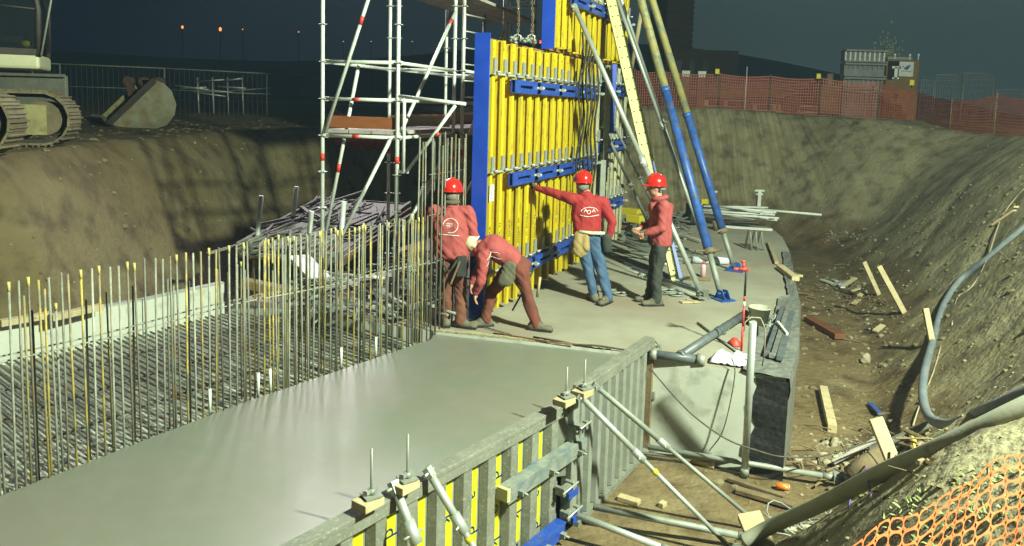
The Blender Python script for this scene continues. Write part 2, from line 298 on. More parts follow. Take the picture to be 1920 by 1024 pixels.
def plate_text(body, size, m, centre, right, up, parent, depth=.0015, label=None):
    me = text_mesh(body, size, m, depth); X = Vector(right).normalized(); Yv = Vector(up).normalized(); Zv = X.cross(Yv)
    mw = Matrix((X, Yv, Zv)).transposed().to_4x4(); me.transform(mw); me.transform(Matrix.Translation(Vector(centre) - wloc(parent)))
    o = link('lettering', me, parent); return o
# ---------------------------------------------------------------- terrain
FOOT = [(1.94, 6.6), (3.0, 7.3), (4.79, 9.6), (6.3, 13.06), (7.9, 17.6), (9.3, 22.5), (8, 25.2), (2, 25.8), (-2.5, 24), (-4.9, 19.5), (-5.3, 13), (-5.15, 9.6), (-5.95, 8.35), (-7, 6.5), (-8.5, 4), (-8.5, 2), (-4.5, 1), (-2.5, 2.4), (-.5, 4.0), (.8, 5.3)]
TOPS = np.array([(0, 0, 1.15, 3.6), (1.3, 2.6, 1.15, 3.5), (2.7, 3.6, 1.38, 2.6), (5, 4, 2.1, 3.4), (8, 9, 2.4, 3.8), (11, 14, 2.65, 4.4), (14, 22, 2.35, 4.6), (12, 28, 2.75, 4), (8, 30, 2.95, 3.1), (2, 31, 2.95, 2.9), (-4, 30, 2.3, 3), (-9, 22, 2.0, 2.4), (-9, 15, 2.0, 2.1), (-8.2, 10, 2.0, 1.7), (-10, 5, 2, 2), (-4, -2, 1.15, 3), (20, 40, 2.85, 4), (-15, 40, 2.1, 3), (3, 45, 2.9, 3)])
FL = -1.15
def hfield(X, Y, rough=True):
    X = np.asarray(X, float); Y = np.asarray(Y, float)
    d = np.full(X.shape, 1e9); ins = np.zeros(X.shape, bool); n = len(FOOT)
    for i in range(n):
        ax, ay = FOOT[i]; bx, by = FOOT[(i + 1) % n]; ex, ey = bx - ax, by - ay
        t = np.clip(((X - ax) * ex + (Y - ay) * ey) / (ex * ex + ey * ey), 0, 1)
        d = np.minimum(d, np.hypot(X - ax - t * ex, Y - ay - t * ey))
        c = ((ay > Y) != (by > Y)); xx = ax + (Y - ay) / (by - ay if by != ay else 1e-9) * ex; ins ^= c & (X < xx)
    d = np.where(ins, 0, d)
    sw = 0; st = 0; sW = 0
    for tx, ty, T, W in TOPS:
        wt = 1 / ((X - tx) ** 2 + (Y - ty) ** 2 + .6) ** 1.6; sw = sw + wt; st = st + wt * T; sW = sW + wt * W
    T = st / sw; W = sW / sw; s = np.clip(d / W, 0, 1)
    s = s + .06 * np.sin(s * math.pi * 2) * -1
    h = FL + (T - FL) * s
    if rough:
        act = np.clip(d / .5, 0.12, 1) * np.where(X < -3, .45, 1.) * np.where(Y > 7, .6, 1.)
        def wv(a, b, f, p): return np.sin(a * f + 1.7 * np.sin(b * f * .73 + p) + p) * np.sin(b * f * 1.13 + 1.3 * np.sin(a * f * .61 - p))
        h = h + act * (.07 * wv(X, Y, 1.1, .4) + .045 * wv(X, Y, 2.7, 2.1) + .022 * wv(Y, X, 6.3, .9) + .012 * wv(X, Y, 14.1, 3.))
        # excavator tooth scrapes running down the far face
        face = np.clip((Y - 22) / 3, 0, 1) * np.clip(1 - abs(s - .45) * 2.2, 0, 1)
        g = np.sin(X * 11 + 2 * np.sin(X * 1.9)) * .5 + np.sin(X * 23.7 + 1.1) * .35
        h = h + face * (.13 * g + .06 * np.sin(X * 37 + 3 * np.sin(X * 3.1)))
        rf = np.clip((X - 5) / 3, 0, 1) * np.clip(1 - abs(s - .5) * 2.2, 0, 1) * np.clip((24 - Y) / 4, 0, 1)
        u = Y - .6 * X
        h = h - rf * .10 * np.clip(np.sin(u * 2.3 + np.sin(X) * .8) - .8, 0, 1) * 4
    return h
def gz(x, y): return float(hfield(np.array([x]), np.array([y]))[0])
def ong(px, py, up=0., tmin=2.2):
    d = ray(px, py).normalized(); t = np.arange(tmin, 60, .02)
    P = np.array([[O.x + d.x * k, O.y + d.y * k, O.z + d.z * k] for k in t]); h = hfield(P[:, 0], P[:, 1])
    i = np.argmax(P[:, 2] < h + 1e-4)
    if i == 0: i = len(t) - 1
    return Vector((P[i, 0], P[i, 1], h[i] + up))
def axis(segs):
    a = []
    for lo, hi, st in segs: a += list(np.arange(lo, hi, st))
    return np.array(a + [segs[-1][1]])
xs = axis([(-260, -40, 22), (-40, -16, 2), (-16, -11, .5), (-11, 0, .13), (0, 10, .09), (10, 17, .14), (17, 40, 2), (40, 260, 22)])
ys = axis([(-30, -2, 4), (-2, 1.5, .4), (1.5, 9, .075), (9, 29, .11), (29, 36, .5), (36, 60, 3), (60, 420, 30)])
GX, GY = np.meshgrid(xs, ys); H = hfield(GX, GY)
Hv = np.random.RandomState(3).rand(*H.shape) * .018 * np.clip((H - FL) / .5, .2, 1); Hv[(GX < -16) | (GX > 17) | (GY > 30)] = 0
H += Hv
nx, ny = len(xs), len(ys); me = bpy.data.meshes.new('ground')
vv = np.stack([GX, GY, H], -1).reshape(-1, 3); I = np.arange(nx * ny).reshape(ny, nx)
ff = np.stack([I[:-1, :-1], I[:-1, 1:], I[1:, 1:], I[1:, :-1]], -1).reshape(-1, 4)
me.vertices.add(len(vv)); me.vertices.foreach_set('co', vv.ravel()); me.loops.add(ff.size); me.loops.foreach_set('vertex_index', ff.ravel().astype(np.int32))
me.polygons.add(len(ff)); me.polygons.foreach_set('loop_start', np.arange(0, ff.size, 4, dtype=np.int32)); me.polygons.foreach_set('loop_total', np.full(len(ff), 4, np.int32))
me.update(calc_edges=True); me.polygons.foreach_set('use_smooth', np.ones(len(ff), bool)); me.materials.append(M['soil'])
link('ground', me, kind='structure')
# far dark hill
hb = MB(); hp = []
N = 60
for k in range(N + 1):
    a = R(-62 + 124 * k / N); r = 230
    hh = 20 + 9 * math.sin(a * 3.1 + 1) + 4 * math.sin(a * 7.3) - 26 * max(0, a)
    for q, (rr, z) in enumerate(((r, -2), (r + 35, hh * .6), (r + 80, hh))): hp.append((math.sin(a) * rr, math.cos(a) * rr, z))
hb.add(hp, [(k * 3 + q, k * 3 + 3 + q, k * 3 + 4 + q, k * 3 + 1 + q) for k in range(N) for q in range(2)], 0, True)
hb.build('hill', M['hill'], kind='structure')

# ---------------------------------------------------------------- slab, pour, reinforcement bed
slab_poly = [(1.62, 8.70), (3.02, 8.05), (3.55, 9.2), (4.5, 11.7), (5.3, 14.2), (5.85, 15.9), (6.3, 17.6), (6.5, 18.9), (6.35, 20.3), (4.5, 21.3), (2.5, 21.9), (0, 20.5), (-2.2, 15), (-3.9, 10.55), (-.96, 9.42), (1.22, 8.86)]
sb = MB(); sb.prism(slab_poly, -1.3, 0, 0, 1); so = sb.build('concrete_slab', [M['slab'], M['slabside']], kind='structure')
row = [(-5.1, 3.0), (-3.57, 5.29), (-2.56, 6.97), (-.95, 9.19)]
pour = [(-5.1, 3.0), (-3.57, 5.29), (-2.56, 6.97), (-.95, 9.19), (-.93, 9.40), (1.22, 8.83), (1.6, 8.69), (1.42, 8.35), (.60, 6.92), (.40, 6.86), (-.95, 5.20), (-2.9, 2.9)]
# the surface of the pour: a fine grid so that it can slump softly
pb = MB(); pb.prism(pour, -.6, -.03); pb.build('fresh_concrete', M['fresh'], kind='structure')
bed = [(-5.14, 3.0), (-3.6, 5.31), (-2.59, 6.99), (-.98, 9.21), (-1.0, 9.40), (-3.95, 10.5), (-4.6, 9.4), (-5.75, 8.0), (-7.5, 5.5)]
bb = MB(); bb.prism(bed, -.8, -.155); bo = bb.build('wet_concrete_bed', M['rough_conc'], kind='structure')
# ragged crust along the construction joint
cb = MB(); p0 = Vector((-.93, 9.43, .012)); p1 = Vector((1.2, 8.88, .012))
for k in range(46):
    t = k / 45; p = p0.lerp(p1, t); n_ = Vector((.25, .97, 0))
    w_ = .05 + .05 * random.random(); cb.box(p + n_ * (w_ * .5 + .012 * random.random()), (.052 + .02 * random.random(), w_, .012 + .014 * random.random()), -.25 + random.uniform(-.2, .2))
cb.build('cement_crust', M['crust'], kind='stuff')
# pale timber strip on the far edge of the slab and joint lines
# membrane along the outer edge of the slab
th = thing('slab_edge_membrane', 'crumpled dark grey waterproofing sheet lapped over the right edge of the slab, black coated below', 'membrane', (3.2, 9, 0))
mb = MB(); edge = [Vector((2.62, 8.2, 0)), Vector((3.02, 8.02, 0)), Vector((3.55, 9.2, 0)), Vector((4.02, 10.45, 0)), Vector((4.5, 11.7, 0)), Vector((4.9, 13.0, 0)), Vector((5.3, 14.2, 0)), Vector((5.85, 15.9, 0))]
pts = []
for i in range(1, len(edge) - 1):
    for k in range(6): pts.append(edge[i].lerp(edge[i + 1], k / 6))
nn = len(pts); vs = []
for i, p in enumerate(pts):
    q = pts[min(i + 1, nn - 1)] - pts[max(i - 1, 0)]; n_ = Vector((q.y, -q.x, 0)).normalized(); wd = (.46 if i < 12 else (.30 if i < 18 else .15)) * (1 + .07 * random.uniform(-1, 1))
    for j in range(7):
        s = j / 6; b_ = p - n_ * wd * (1 - s * 1.06); vs.append((b_.x, b_.y, .012 + .018 * random.random() + (.02 if j == 0 else 0)))
    vs.append((p.x + n_.x * .045, p.y + n_.y * .045, -.12)); vs.append((p.x + n_.x * .03, p.y + n_.y * .03, -.22 - .05 * random.random()))
mb.add(vs, [(i * 9 + j, i * 9 + 9 + j, i * 9 + 10 + j, i * 9 + 1 + j) for i in range(nn - 1) for j in range(8)], 0, False)
mb.build('sheet', M['membrane'], th)
cbm = MB(); vs = []
q0, q1 = Vector((2.70, 8.175, 0)), Vector((3.04, 8.015, 0))
for k in range(13):
    z = -.03 - 1.12 * k / 12; a = q0 + Vector((.05 * math.sin(k * 1.3) + .03 * random.random(), 0, 0)); vs += [(a.x, a.y - .012, z), (q1.x, q1.y - .012, z), (q1.x, q1.y + .002, z), (a.x, a.y + .002, z)]
cbm.add(vs, [(4 * k + a, 4 * k + 4 + a, 4 * k + 4 + b, 4 * k + b) for k in range(12) for a, b in ((0, 1), (1, 2), (2, 3), (3, 0))])
cbm.build('bitumen_coat', M['bitumen'], th, label='black bitumen coat on the corner of the slab side')
bm_ = MB()
for i in range(1, len(edge) - 1):
    a, b = edge[i], edge[i + 1]; d = (b - a).normalized(); n_ = Vector((d.y, -d.x, 0)); bm_.frame((a + b) / 2 + Vector((0, 0, -.70)) + n_ * .012, (b - a) / 2, n_ * .01, (0, 0, .46))
bm_.build('side_coat', M['membrane'], th)

# ---------------------------------------------------------------- reinforcement
def poly_at(P, s):
    for a, b in zip(P, P[1:]):
        L_ = math.hypot(b[0] - a[0], b[1] - a[1])
        if s <= L_ or b is P[-1]: t = s / L_; return Vector((a[0] + (b[0] - a[0]) * t, a[1] + (b[1] - a[1]) * t, 0)), Vector((b[0] - a[0], b[1] - a[1], 0)).normalized()
        s -= L_
def ribbed(h, r, mats, mname='rebar'):
    b = MB(); b.path([(0, 0, -.25), (0, 0, h * .5), (0, 0, h)], r, 6); return b.mesh(mname, mats)
cage = thing('rebar_cage', 'long curved row of upright steel reinforcing bars starting out of the fresh concrete', 'rebar', (-2.56, 6.97, 0))
kinds = [('rebar', 4), ('rebar_c', 3), ('rebar_y', 4)]
bars = {k: ribbed(1.5, .0095, M[k]) for k, _ in kinds}
tipm = MB().tube((0, 0, 0), (0, 0, .07), .0116, 6).mesh('painted_tip', M['paint_y'])
slv = MB().tube((0, 0, 0), (0, 0, .22), .014, 8).mesh('white_sleeve', M['sleeve'])
tot = sum(math.hypot(b[0] - a[0], b[1] - a[1]) for a, b in zip(row, row[1:]))
s = 2.35; i = 0; pool = [k for k, c in kinds for _ in range(c)]
while s < tot:
    p, d = poly_at(row, s); n_ = Vector((-d.y, d.x, 0)); kd = random.choice(pool)
    o = piece('rebar', bars[kd], cage, p - cage.location + n_ * random.uniform(-.012, .012), (random.uniform(-.012, .012), random.uniform(-.014, .014), 0)); o.scale = (1, 1, 1 + random.uniform(-.010, .010))
    if random.random() < .3: piece('painted_tip', tipm, o, (0, 0, 1.435))
    if s > 4.3 and random.random() < .16: piece('white_sleeve', slv, o, (0, 0, .0), (0, 0, 0))
    # inner leg, lapped behind
    if (i % 3 == 0 and s < 5.2) or s > 4.6:
        q = p + n_ * random.uniform(.16, .3) + d * random.uniform(-.03, .03); kd = random.choice(pool)
        o = piece('rebar', bars[kd], cage, q - cage.location, (random.uniform(-.012, .012), random.uniform(-.014, .014), 0)); o.scale = (1, 1, random.choice([.80, .82, .84]) if s < 5.2 else .985 + random.uniform(-.012, .012))
        if random.random() < .3: piece('painted_tip', tipm, o, (0, 0, 1.435))
    if random.random() < .12:
        q = p + d * random.uniform(.03, .05) + n_ * .02; o = piece('rebar', bars[random.choice(pool)], cage, q - cage.location, (0, 0, 0)); o.scale = (1, 1, random.uniform(.78, .95))
    s += .076 + random.uniform(-.008, .008) if s < 6 else .085; i += 1
for off, z in ((.018, .93), (.25, .90)):
    b = MB(); b.path([poly_at(row, q)[0] + Vector((-poly_at(row, q)[1].y, poly_at(row, q)[1].x, 0)) * off + Vector((0, 0, z + .01 * math.sin(q * 3))) for q in np.linspace(1.4, tot - .01, 26)], .007, 6)
    b.build('rebar', M['rebar_c'], cage)
# taller starter bars running on into the wall form behind the standing man
wc = thing('wall_reinforcement', 'taller dark reinforcing bars beside the blue edge of the wall form', 'rebar', (-.8, 9.6, 0))
tallb = ribbed(2.45, .011, M['rebar'], 'tall_bar')
for k in range(18):
    t = (k // 2) / 8.; p = Vector((-.96, 9.28, 0)).lerp(Vector((-.60, 10.06, 0)), t) + (Vector((-.2, .08, 0)) if k % 2 else Vector((0, 0, 0)))
    o = piece('rebar', tallb, wc, p - wc.location, (random.uniform(-.01, .01), random.uniform(-.01, .01), 0)); o.scale = (1, 1, 1 + random.uniform(-.05, .02))
for z in (.4, .9, 1.5, 2.0): MB().tube((-1.0, 9.22, z), (-.62, 10.1, z), .006, 6).build('rebar', M['rebar'], wc)
# horizontal mat in the bed: radial bars on long bars
matt = thing('rebar_mat', 'dense mat of horizontal reinforcing bars lying in the wet bed left of the upright row', 'rebar mat', (-3.6, 7.5, -.1))
def inner(s):   # matching point on the inner form
    Pn = [(-7.3, 5.4), (-5.75, 8.0), (-4.6, 9.4), (-3.95, 10.5)]
    q, _ = poly_at(Pn, s); return q
innL = sum(math.hypot(b[0] - a[0], b[1] - a[1]) for a, b in zip([(-7.3, 5.4), (-5.75, 8.0), (-4.6, 9.4)], [(-5.75, 8.0), (-4.6, 9.4), (-3.95, 10.5)]))
lim = [(-9.2, 2.2), (-7.3, 5.4), (-5.75, 8.0), (-4.6, 9.4), (-3.95, 10.5), (-.98, 9.44)]
def reach(p, d):
    best = 4.2
    for (ax, ay), (bx, by) in zip(lim, lim[1:]):
        ex, ey = bx - ax, by - ay; den = d[0] * ey - d[1] * ex
        if abs(den) < 1e-9: continue
        t = ((ax - p[0]) * ey - (ay - p[1]) * ex) / den; u = ((ax - p[0]) * d[1] - (ay - p[1]) * d[0]) / den
        if 0 < t < best and 0 <= u <= 1: best = t
    return best - .06
nb = 92; dr = (-.765, .644); ends = []
for k in range(nb):
    a = poly_at(row, .02 + (tot - .12) * k / (nb - 1))[0]; L0 = reach((a.x, a.y), dr); zz = -.108 + random.uniform(-.006, .006); ends.append((a, L0))
    b = MB(); b.tube((a.x + .06, a.y - .06, zz), (a.x + dr[0] * L0, a.y + dr[1] * L0, zz + .004), .0125, 6); b.build('rebar', M['rebar_c'] if k % 4 else M['rebar'], matt)
for q in (.30, .55, .80):
    b = MB(); b.path([(a.x + dr[0] * min(L0, 3.0) * q, a.y + dr[1] * min(L0, 3.0) * q, -.133) for a, L0 in ends[::4]], .010, 6); b.build('rebar', M['rebar'], matt)
# inner side form: pale steel sheets with timbers on top at its left end
inf = thing('inner_side_form', 'low pale grey curved steel side form behind the reinforcing mat', 'formwork', (-5, 9, -.2))
pi = [Vector((-6.9, 6.2, 0)), Vector((-5.78, 8.02, 0)), Vector((-5.2, 8.75, 0)), Vector((-4.62, 9.45, 0)), Vector((-3.98, 10.5, 0))]
for a, b in zip(pi, pi[1:]):
    d = (b - a); u = d.normalized(); n_ = Vector((-u.y, u.x, 0)); g = u * .006
    MB().frame((a + b) / 2 + Vector((0, 0, .02)), d / 2 - g, n_ * .012, (0, 0, .26)).build('panel', M['slabside'], inf)
    MB().frame((a + b) / 2 + Vector((0, 0, .292)) + n_ * .03, d / 2 - g, n_ * .045, (0, 0, .010)).build('flange', M['galv'], inf)
for k, (x0, y0, x1, y1) in enumerate([(0, 606, 95, 590), (95, 596, 190, 575)]):
    a, b = atz(x0, y0, .34), atz(x1, y1, .34)
    t = MB().bar(a, b, .10, .07).build('timber', M['timber'], bevel=.004)
    tag(t, ['pale timber on the inner side form at the left edge', 'pale timber with cement lumps on the inner side form, nearer the middle'][k], 'timber')

# ---------------------------------------------------------------- near side formwork
Z3 = Vector((0, 0, 1))
def side_form(name, label, a, b, ztop, pitch, yellow, matrib, matskin):
    a, b = Vector((a[0], a[1], 0)), Vector((b[0], b[1], 0)); u = (b - a).normalized(); L_ = (b - a).length; n_ = Vector((u.y, -u.x, 0))
    t = thing(name, label, 'formwork', (a.x, a.y, FL))
    zb = FL - .02
    MB().frame((a + b) / 2 + Z3 * ((ztop + zb) / 2 - .03), u * L_ / 2, n_ * .010, Z3 * ((ztop - zb) / 2 - .03)).build('skin_sheet', matskin, t)
    MB().frame((a + b) / 2 + Z3 * (ztop - .018) + n_ * .045, u * L_ / 2, n_ * .060, Z3 * .018).build('top_rail', M['galv_s'], t, bevel=.004)
    MB().frame((a + b) / 2 + Z3 * (ztop - .075) + n_ * .098, u * L_ / 2, n_ * .006, Z3 * .037).build('rail_flange', M['galv_s'], t)
    MB().frame((a + b) / 2 + Z3 * (zb + .04) + n_ * .05, u * L_ / 2, n_ * .05, Z3 * .035).build('bottom_rail', M['galv_s'], t)
    # outward rib: a trapezoid pressed channel
    rz0, rz1 = zb + .08, ztop - .11; k = 0; s = .05
    wr = pitch * (.27 if yellow else .30)
    me = None
    while s < L_ - .04:
        p = a + u * s
        b_ = MB(); pr = [p - u * wr + n_ * .012, p - u * wr * .62 + n_ * .085, p + u * wr * .62 + n_ * .085, p + u * wr + n_ * .012]
        b_.prism([(q.x, q.y) for q in pr][::-1], rz0, rz1); b_.build('rib', matrib, t, bevel=.004)
        if yellow and s + pitch < L_:
            c = p + u * pitch * .5 + n_ * .012; zt = rz1 - .03 - .05 * random.random(); zl = rz0 + .1
            st = MB().frame(c + Z3 * (zt + zl) / 2, u * pitch * .165, n_ * .0012, Z3 * (zt - zl) / 2).build('yellow_film_strip', M['film'], t)
            for q in range(3):
                me = text_mesh('doka'[(k + q) % 4], .17, M['print'], .0008)
                X = Z3 * -1; Yv = u; me.transform(Matrix((X, Yv, X.cross(Yv))).transposed().to_4x4()); me.transform(Matrix.Translation(c + n_ * .003 + Z3 * (zt - .18 - .30 * q - .07 * ((k * 3) % 4)) - wloc(st)))
                lo = link('lettering', me, st)
        s += pitch; k += 1
    return t, a, b, u, n_
A0, A1 = (-1.98, 3.95), (.50, 6.96); A0 = tuple(atz(520, 1028, .12))[:2]; 
d_ = Vector((A1[0] - A0[0], A1[1] - A0[1])).normalized(); A0 = (A0[0] - d_.x * .5, A0[1] - d_.y * .5)
fa = side_form('side_formwork_panel', 'long grey steel formwork panel with yellow film strips between its ribs, nearest the camera', A0, A1, .12, .31, True, M['galv_s'], M['galv_d'])
fb = side_form('side_formwork_panel', 'plain galvanised ribbed formwork panel without yellow strips, ending at the slab corner', (.64, 7.02), (1.60, 8.66), .25, .205, False, M['galv_d'], M['galv_s'])
ft, fA, fB, fu, fn = fa; gt, gA, gB, gu, gn = fb
# end profile and wedge clamps on the far panel
eb = MB(); eb.frame(gB + Z3 * -.46 + gu * .03 + gn * .04, gu * .03, gn * .05, Z3 * .66); eb.build('end_profile', M['timber_d'], gt, label='rusty brown end profile at the slab corner')
for z in (.05, -.45): MB().frame(gB + Z3 * z + gu * .09 + gn * .09, gu * .07, gn * .04, Z3 * .05).frame(gB + Z3 * (z + .03) + gu * .12 + gn * .12, gu * .02, gn * .02, Z3 * .06).build('wedge_clamp', M['galv_d'], gt, bevel=.004)
for s in (.35, .95, 1.5):
    for z in (.16,): MB().tube(gA + gu * s + gn * .103 + Z3 * (z - .03), gA + gu * s + gn * .106 + Z3 * (z - .03), .014, 8).build('tie_hole', M['black'], gt)
# corner infill between both panels
cf = MB(); cf.frame(Vector((.57, 6.99, -.46)) + fn * .06, fu * .055, fn * .06, Z3 * .60); tag(cf.build('corner_filler', M['galv_d'], bevel=.01), 'narrow steel filler between the yellow stripped panel and the plain panel', 'formwork filler')
# timber packers, tie rods
packs = [(690, 942, 'first from the bottom edge'), (758, 910, 'second from the bottom edge'), (1058, 752, 'first at the panel joint'), (1092, 736, 'second at the panel joint, nearer the slab')]
tops = []
for i, (px, py, w_) in enumerate(packs):
    zt = .19 if i < 2 else .26; p = atz(px, py, zt); pu = fu
    o = MB().frame(p, fu * .085, fn * .07, Z3 * .028).build('timber_packer', M['timber'], bevel=.004)
    tag(o, 'sawn timber packer on the near formwork rail, ' + w_, 'timber', 'timber packers on the formwork')
    q = p + fu * .03 + Z3 * .035
    tr = thing('tie_rod', 'threaded tie rod standing up from the packer, ' + w_, 'tie rod', q, 0, 'tie rods on the packers')
    hr = .33 if i < 2 else .27
    b = MB(); b.tube(q - Z3 * .12, q + Z3 * hr, .0085, 8); b.build('rod', M['galv_d'], tr)
    b = MB(); b.box(q + Z3 * .006, (.12, .12, .010), .6); b.tube(q + Z3 * .01, q + Z3 * .05, .026, 6); b.frame(q + Z3 * .035, fu * .05, fn * .012, Z3 * .012); b.build('plate_nut', M['galv_d'], tr)
# adjustable push-pull props of the near formwork
def prop(name, label, p0, p1, r, m1, m2=None, split=.5, base=None, group=None, band=None, collar=True, cat='prop', nut=True):
    p0, p1 = Vector(p0), Vector(p1); t = thing(name, label, cat, p0, 0, group); m_ = p0.lerp(p1, split); d = (p1 - p0).normalized()
    MB().tube(p0 + d * .04, m_, r * (.78 if m2 is None else 1), 12).build('outer_tube' if m2 else 'inner_tube', m2 or m1, t)
    MB().tube(m_, p1 - d * .02, r, 12).build('outer_tube', m1, t)
    if collar:
        b = MB(); b.tube(m_ - d * r * 2, m_ + d * r * 3, r * 1.35, 12); x = d.cross(Z3).normalized(); b.tube(m_ - x * r * 2.6, m_ + x * r * 2.6, r * .28, 6); b.build('collar', M['galv'] if m2 is None else m2, t)
    x = d.cross(Z3).normalized()
    b = MB(); b.frame(p0 + Z3 * .008, x * r * 2.6, d.cross(x) * 0 + Vector((d.x, d.y, 0)).normalized() * r * 3, Z3 * .008)
    for sg in (-1, 1): b.frame(p0 + x * sg * r * 1.2 + Z3 * r * 1.4, x * .004, Vector((d.x, d.y, 0)).normalized() * r * 1.7, Z3 * r * 1.5)
    b.tube(p0 - x * r * 1.8 + Z3 * r * 1.6, p0 + x * r * 1.8 + Z3 * r * 1.6, r * .35, 6)
    b.build('foot_plate', base or M['galv_d'], t)
    b = MB(); b.frame(p1, x * r * 1.05, d * r * 1.3, d.cross(x) * r * .8); b.tube(p1 - x * r * 2.4, p1 + x * r * 2.4, r * .4, 6); b.build('head', m1, t)
    if band is not None:
        q = p0.lerp(p1, band); MB().tube(q - d * .02, q + d * .02, r * 1.06, 12).build('yellow_band', M['film'], t)
    return t
T1 = atz(733, 918, .16) + fn * .04; T2 = atz(797, 890, .16) + fn * .04
prop('formwork_prop', 'steel push pull prop nearest the bottom edge with a yellow band', T1 + (ray(762, 1060) * 0) + Vector((.52, -.42, -.95)), T1 + Z3 * .03, .033, M['galv'], band=.66, group='props of the near side formwork', split=.72)
prop('formwork_prop', 'steel push pull prop second from the bottom edge, leaning right past the yellow strips', T2 + Vector((.80, -.30, -1.12)), T2 + Z3 * .03, .030, M['galv'], band=.62, group='props of the near side formwork', split=.70)
T3 = atz(1080, 742, .24) + gn * .05; B3 = atz(1380, 1038, -1.10); T4 = atz(1108, 722, .27) + gn * .05; B4 = atz(1432, 992, -1.12)
prop('formwork_prop', 'bright galvanised prop with yellow band sloping from the panel joint to the bottom edge', B3, T3, .027, M['galv'], band=.52, group='props of the near side formwork', split=.62)
prop('formwork_prop', 'dull prop behind the bright one, sloping from the plain panel to the pit floor', B4, T4, .026, M['galv_d'], group='props of the near side formwork', split=.60)
# stay tubes low on the pit floor
def tubes(label, p0, p1, r, m_, name='steel_tube', plate=False, cat='steel tube'):
    t = thing(name, label, cat, p0); MB().tube(p0, p1, r, 10).build('tube', m_, t); d = (Vector(p1) - Vector(p0)).normalized()
    MB().tube(Vector(p1) - d * .10, Vector(p1) + d * .02, r * 1.25, 10).build('end_socket', M['galv_d'], t)
    if plate: MB().frame(Vector(p1) + d * .05, d * .05, d.cross(Z3).normalized() * .07, Z3 * .05).build('end_plate', M['galv_d'], t, bevel=.004)
    return t
tubes('long galvanised tube lying from the slab corner towards the earth bank', atz(1215, 838, -.98), atz(1562, 895, -1.02), .030, M['galv_d'], plate=True)
tubes('thin rusty tube close below the slab face, beside the long galvanised tube', atz(1205, 850, -1.06), atz(1400, 868, -1.06), .018, M['galv_d'])
tubes('low stay tube from the foot of the plain panel, upper one of the pair', atz(1112, 950, -.92), atz(1405, 1008, -1.02), .032, M['galv_d'])
tubes('low stay tube from the foot of the plain panel, lower one of the pair', atz(1082, 966, -.85), atz(1260, 1034, -1.0), .030, M['galv'])
# walers across the near panel
def waler(label, px0, py0, px1, py1, m_, cat='waler'):
    a = atwall(px0, py0, (fA + fn * .15)[:2], fn[:2]); b = atwall(px1, py1, (fA + fn * .15)[:2], fn[:2]); t = thing('formwork_waler', label, cat, a)
    for dz in (-.045, .045):
        for sg in (-1, 1): MB().frame((a + b) / 2 + Z3 * dz + fn * .0, (b - a) / 2, fn * .05, Z3 * .004) if False else None
    b1 = MB(); b1.frame((a + b) / 2 + Z3 * .05, (b - a) / 2, fn * .055, Z3 * .005); b1.frame((a + b) / 2 + fn * .05, (b - a) / 2, fn * .005, Z3 * .05); b1.frame((a + b) / 2 - Z3 * .05, (b - a) / 2, fn * .055, Z3 * .005); b1.build('upper_channel', m_, t, bevel=.003)
    b2 = MB(); b2.frame((a + b) / 2 + Z3 * -.075 + fn * .02, (b - a) / 2, fn * .03, Z3 * .012); b2.build('lower_flange', m_, t, bevel=.003)
    d = (b - a).normalized()
    for s_ in (.12, .5, .88):
        p = a.lerp(b, s_) + fn * .07 - Z3 * .03; MB().frame(p, d * .025, fn * .035, Z3 * .02).tube(p - fn * .02, p + fn * .07, .010, 6).build('wedge_bolt', M['galv_d'], t)
    MB().frame(a - d * .01, d * .02, fn * .06, Z3 * .055).build('end_cap', M['waler_y'], t, bevel=.004)
    return t
waler('worn grey blue steel waler bolted across the yellow stripped panel', 945, 925, 1092, 828, M['blue_w'])
waler('bright blue steel waler low on the panel at the bottom edge', 975, 1050, 1052, 985, M['blue'])
# corner clamps
for i, (px, py) in enumerate([(1085, 800), (1060, 915), (1068, 960)]):
    p = atwall(px, py, (fA + fn * .16)[:2], fn[:2]); t = thing('corner_clamp', 'steel clamp at the joint of the two near panels, ' + ['upper one', 'middle one with blue bracket', 'lowest one'][i], 'clamp', p, 0, 'clamps at the panel joint')
    MB().frame(p, fu * .09, fn * .03, Z3 * .02).frame(p + fu * .08, fu * .02, fn * .05, Z3 * .04).frame(p - fu * .08, fu * .02, fn * .05, Z3 * .04).build('jaw', M['galv_s'], t, bevel=.005)
    MB().tube(p - fu * .12 + fn * .05, p + fu * .13 + fn * .06 + Z3 * .03, .010, 6).build('spindle', M['galv'], t)
    if i: MB().frame(p + fn * .05 - Z3 * .06 + fu * .05, fu * .08, fn * .012, Z3 * .03).build('bracket', M['blue'], t)

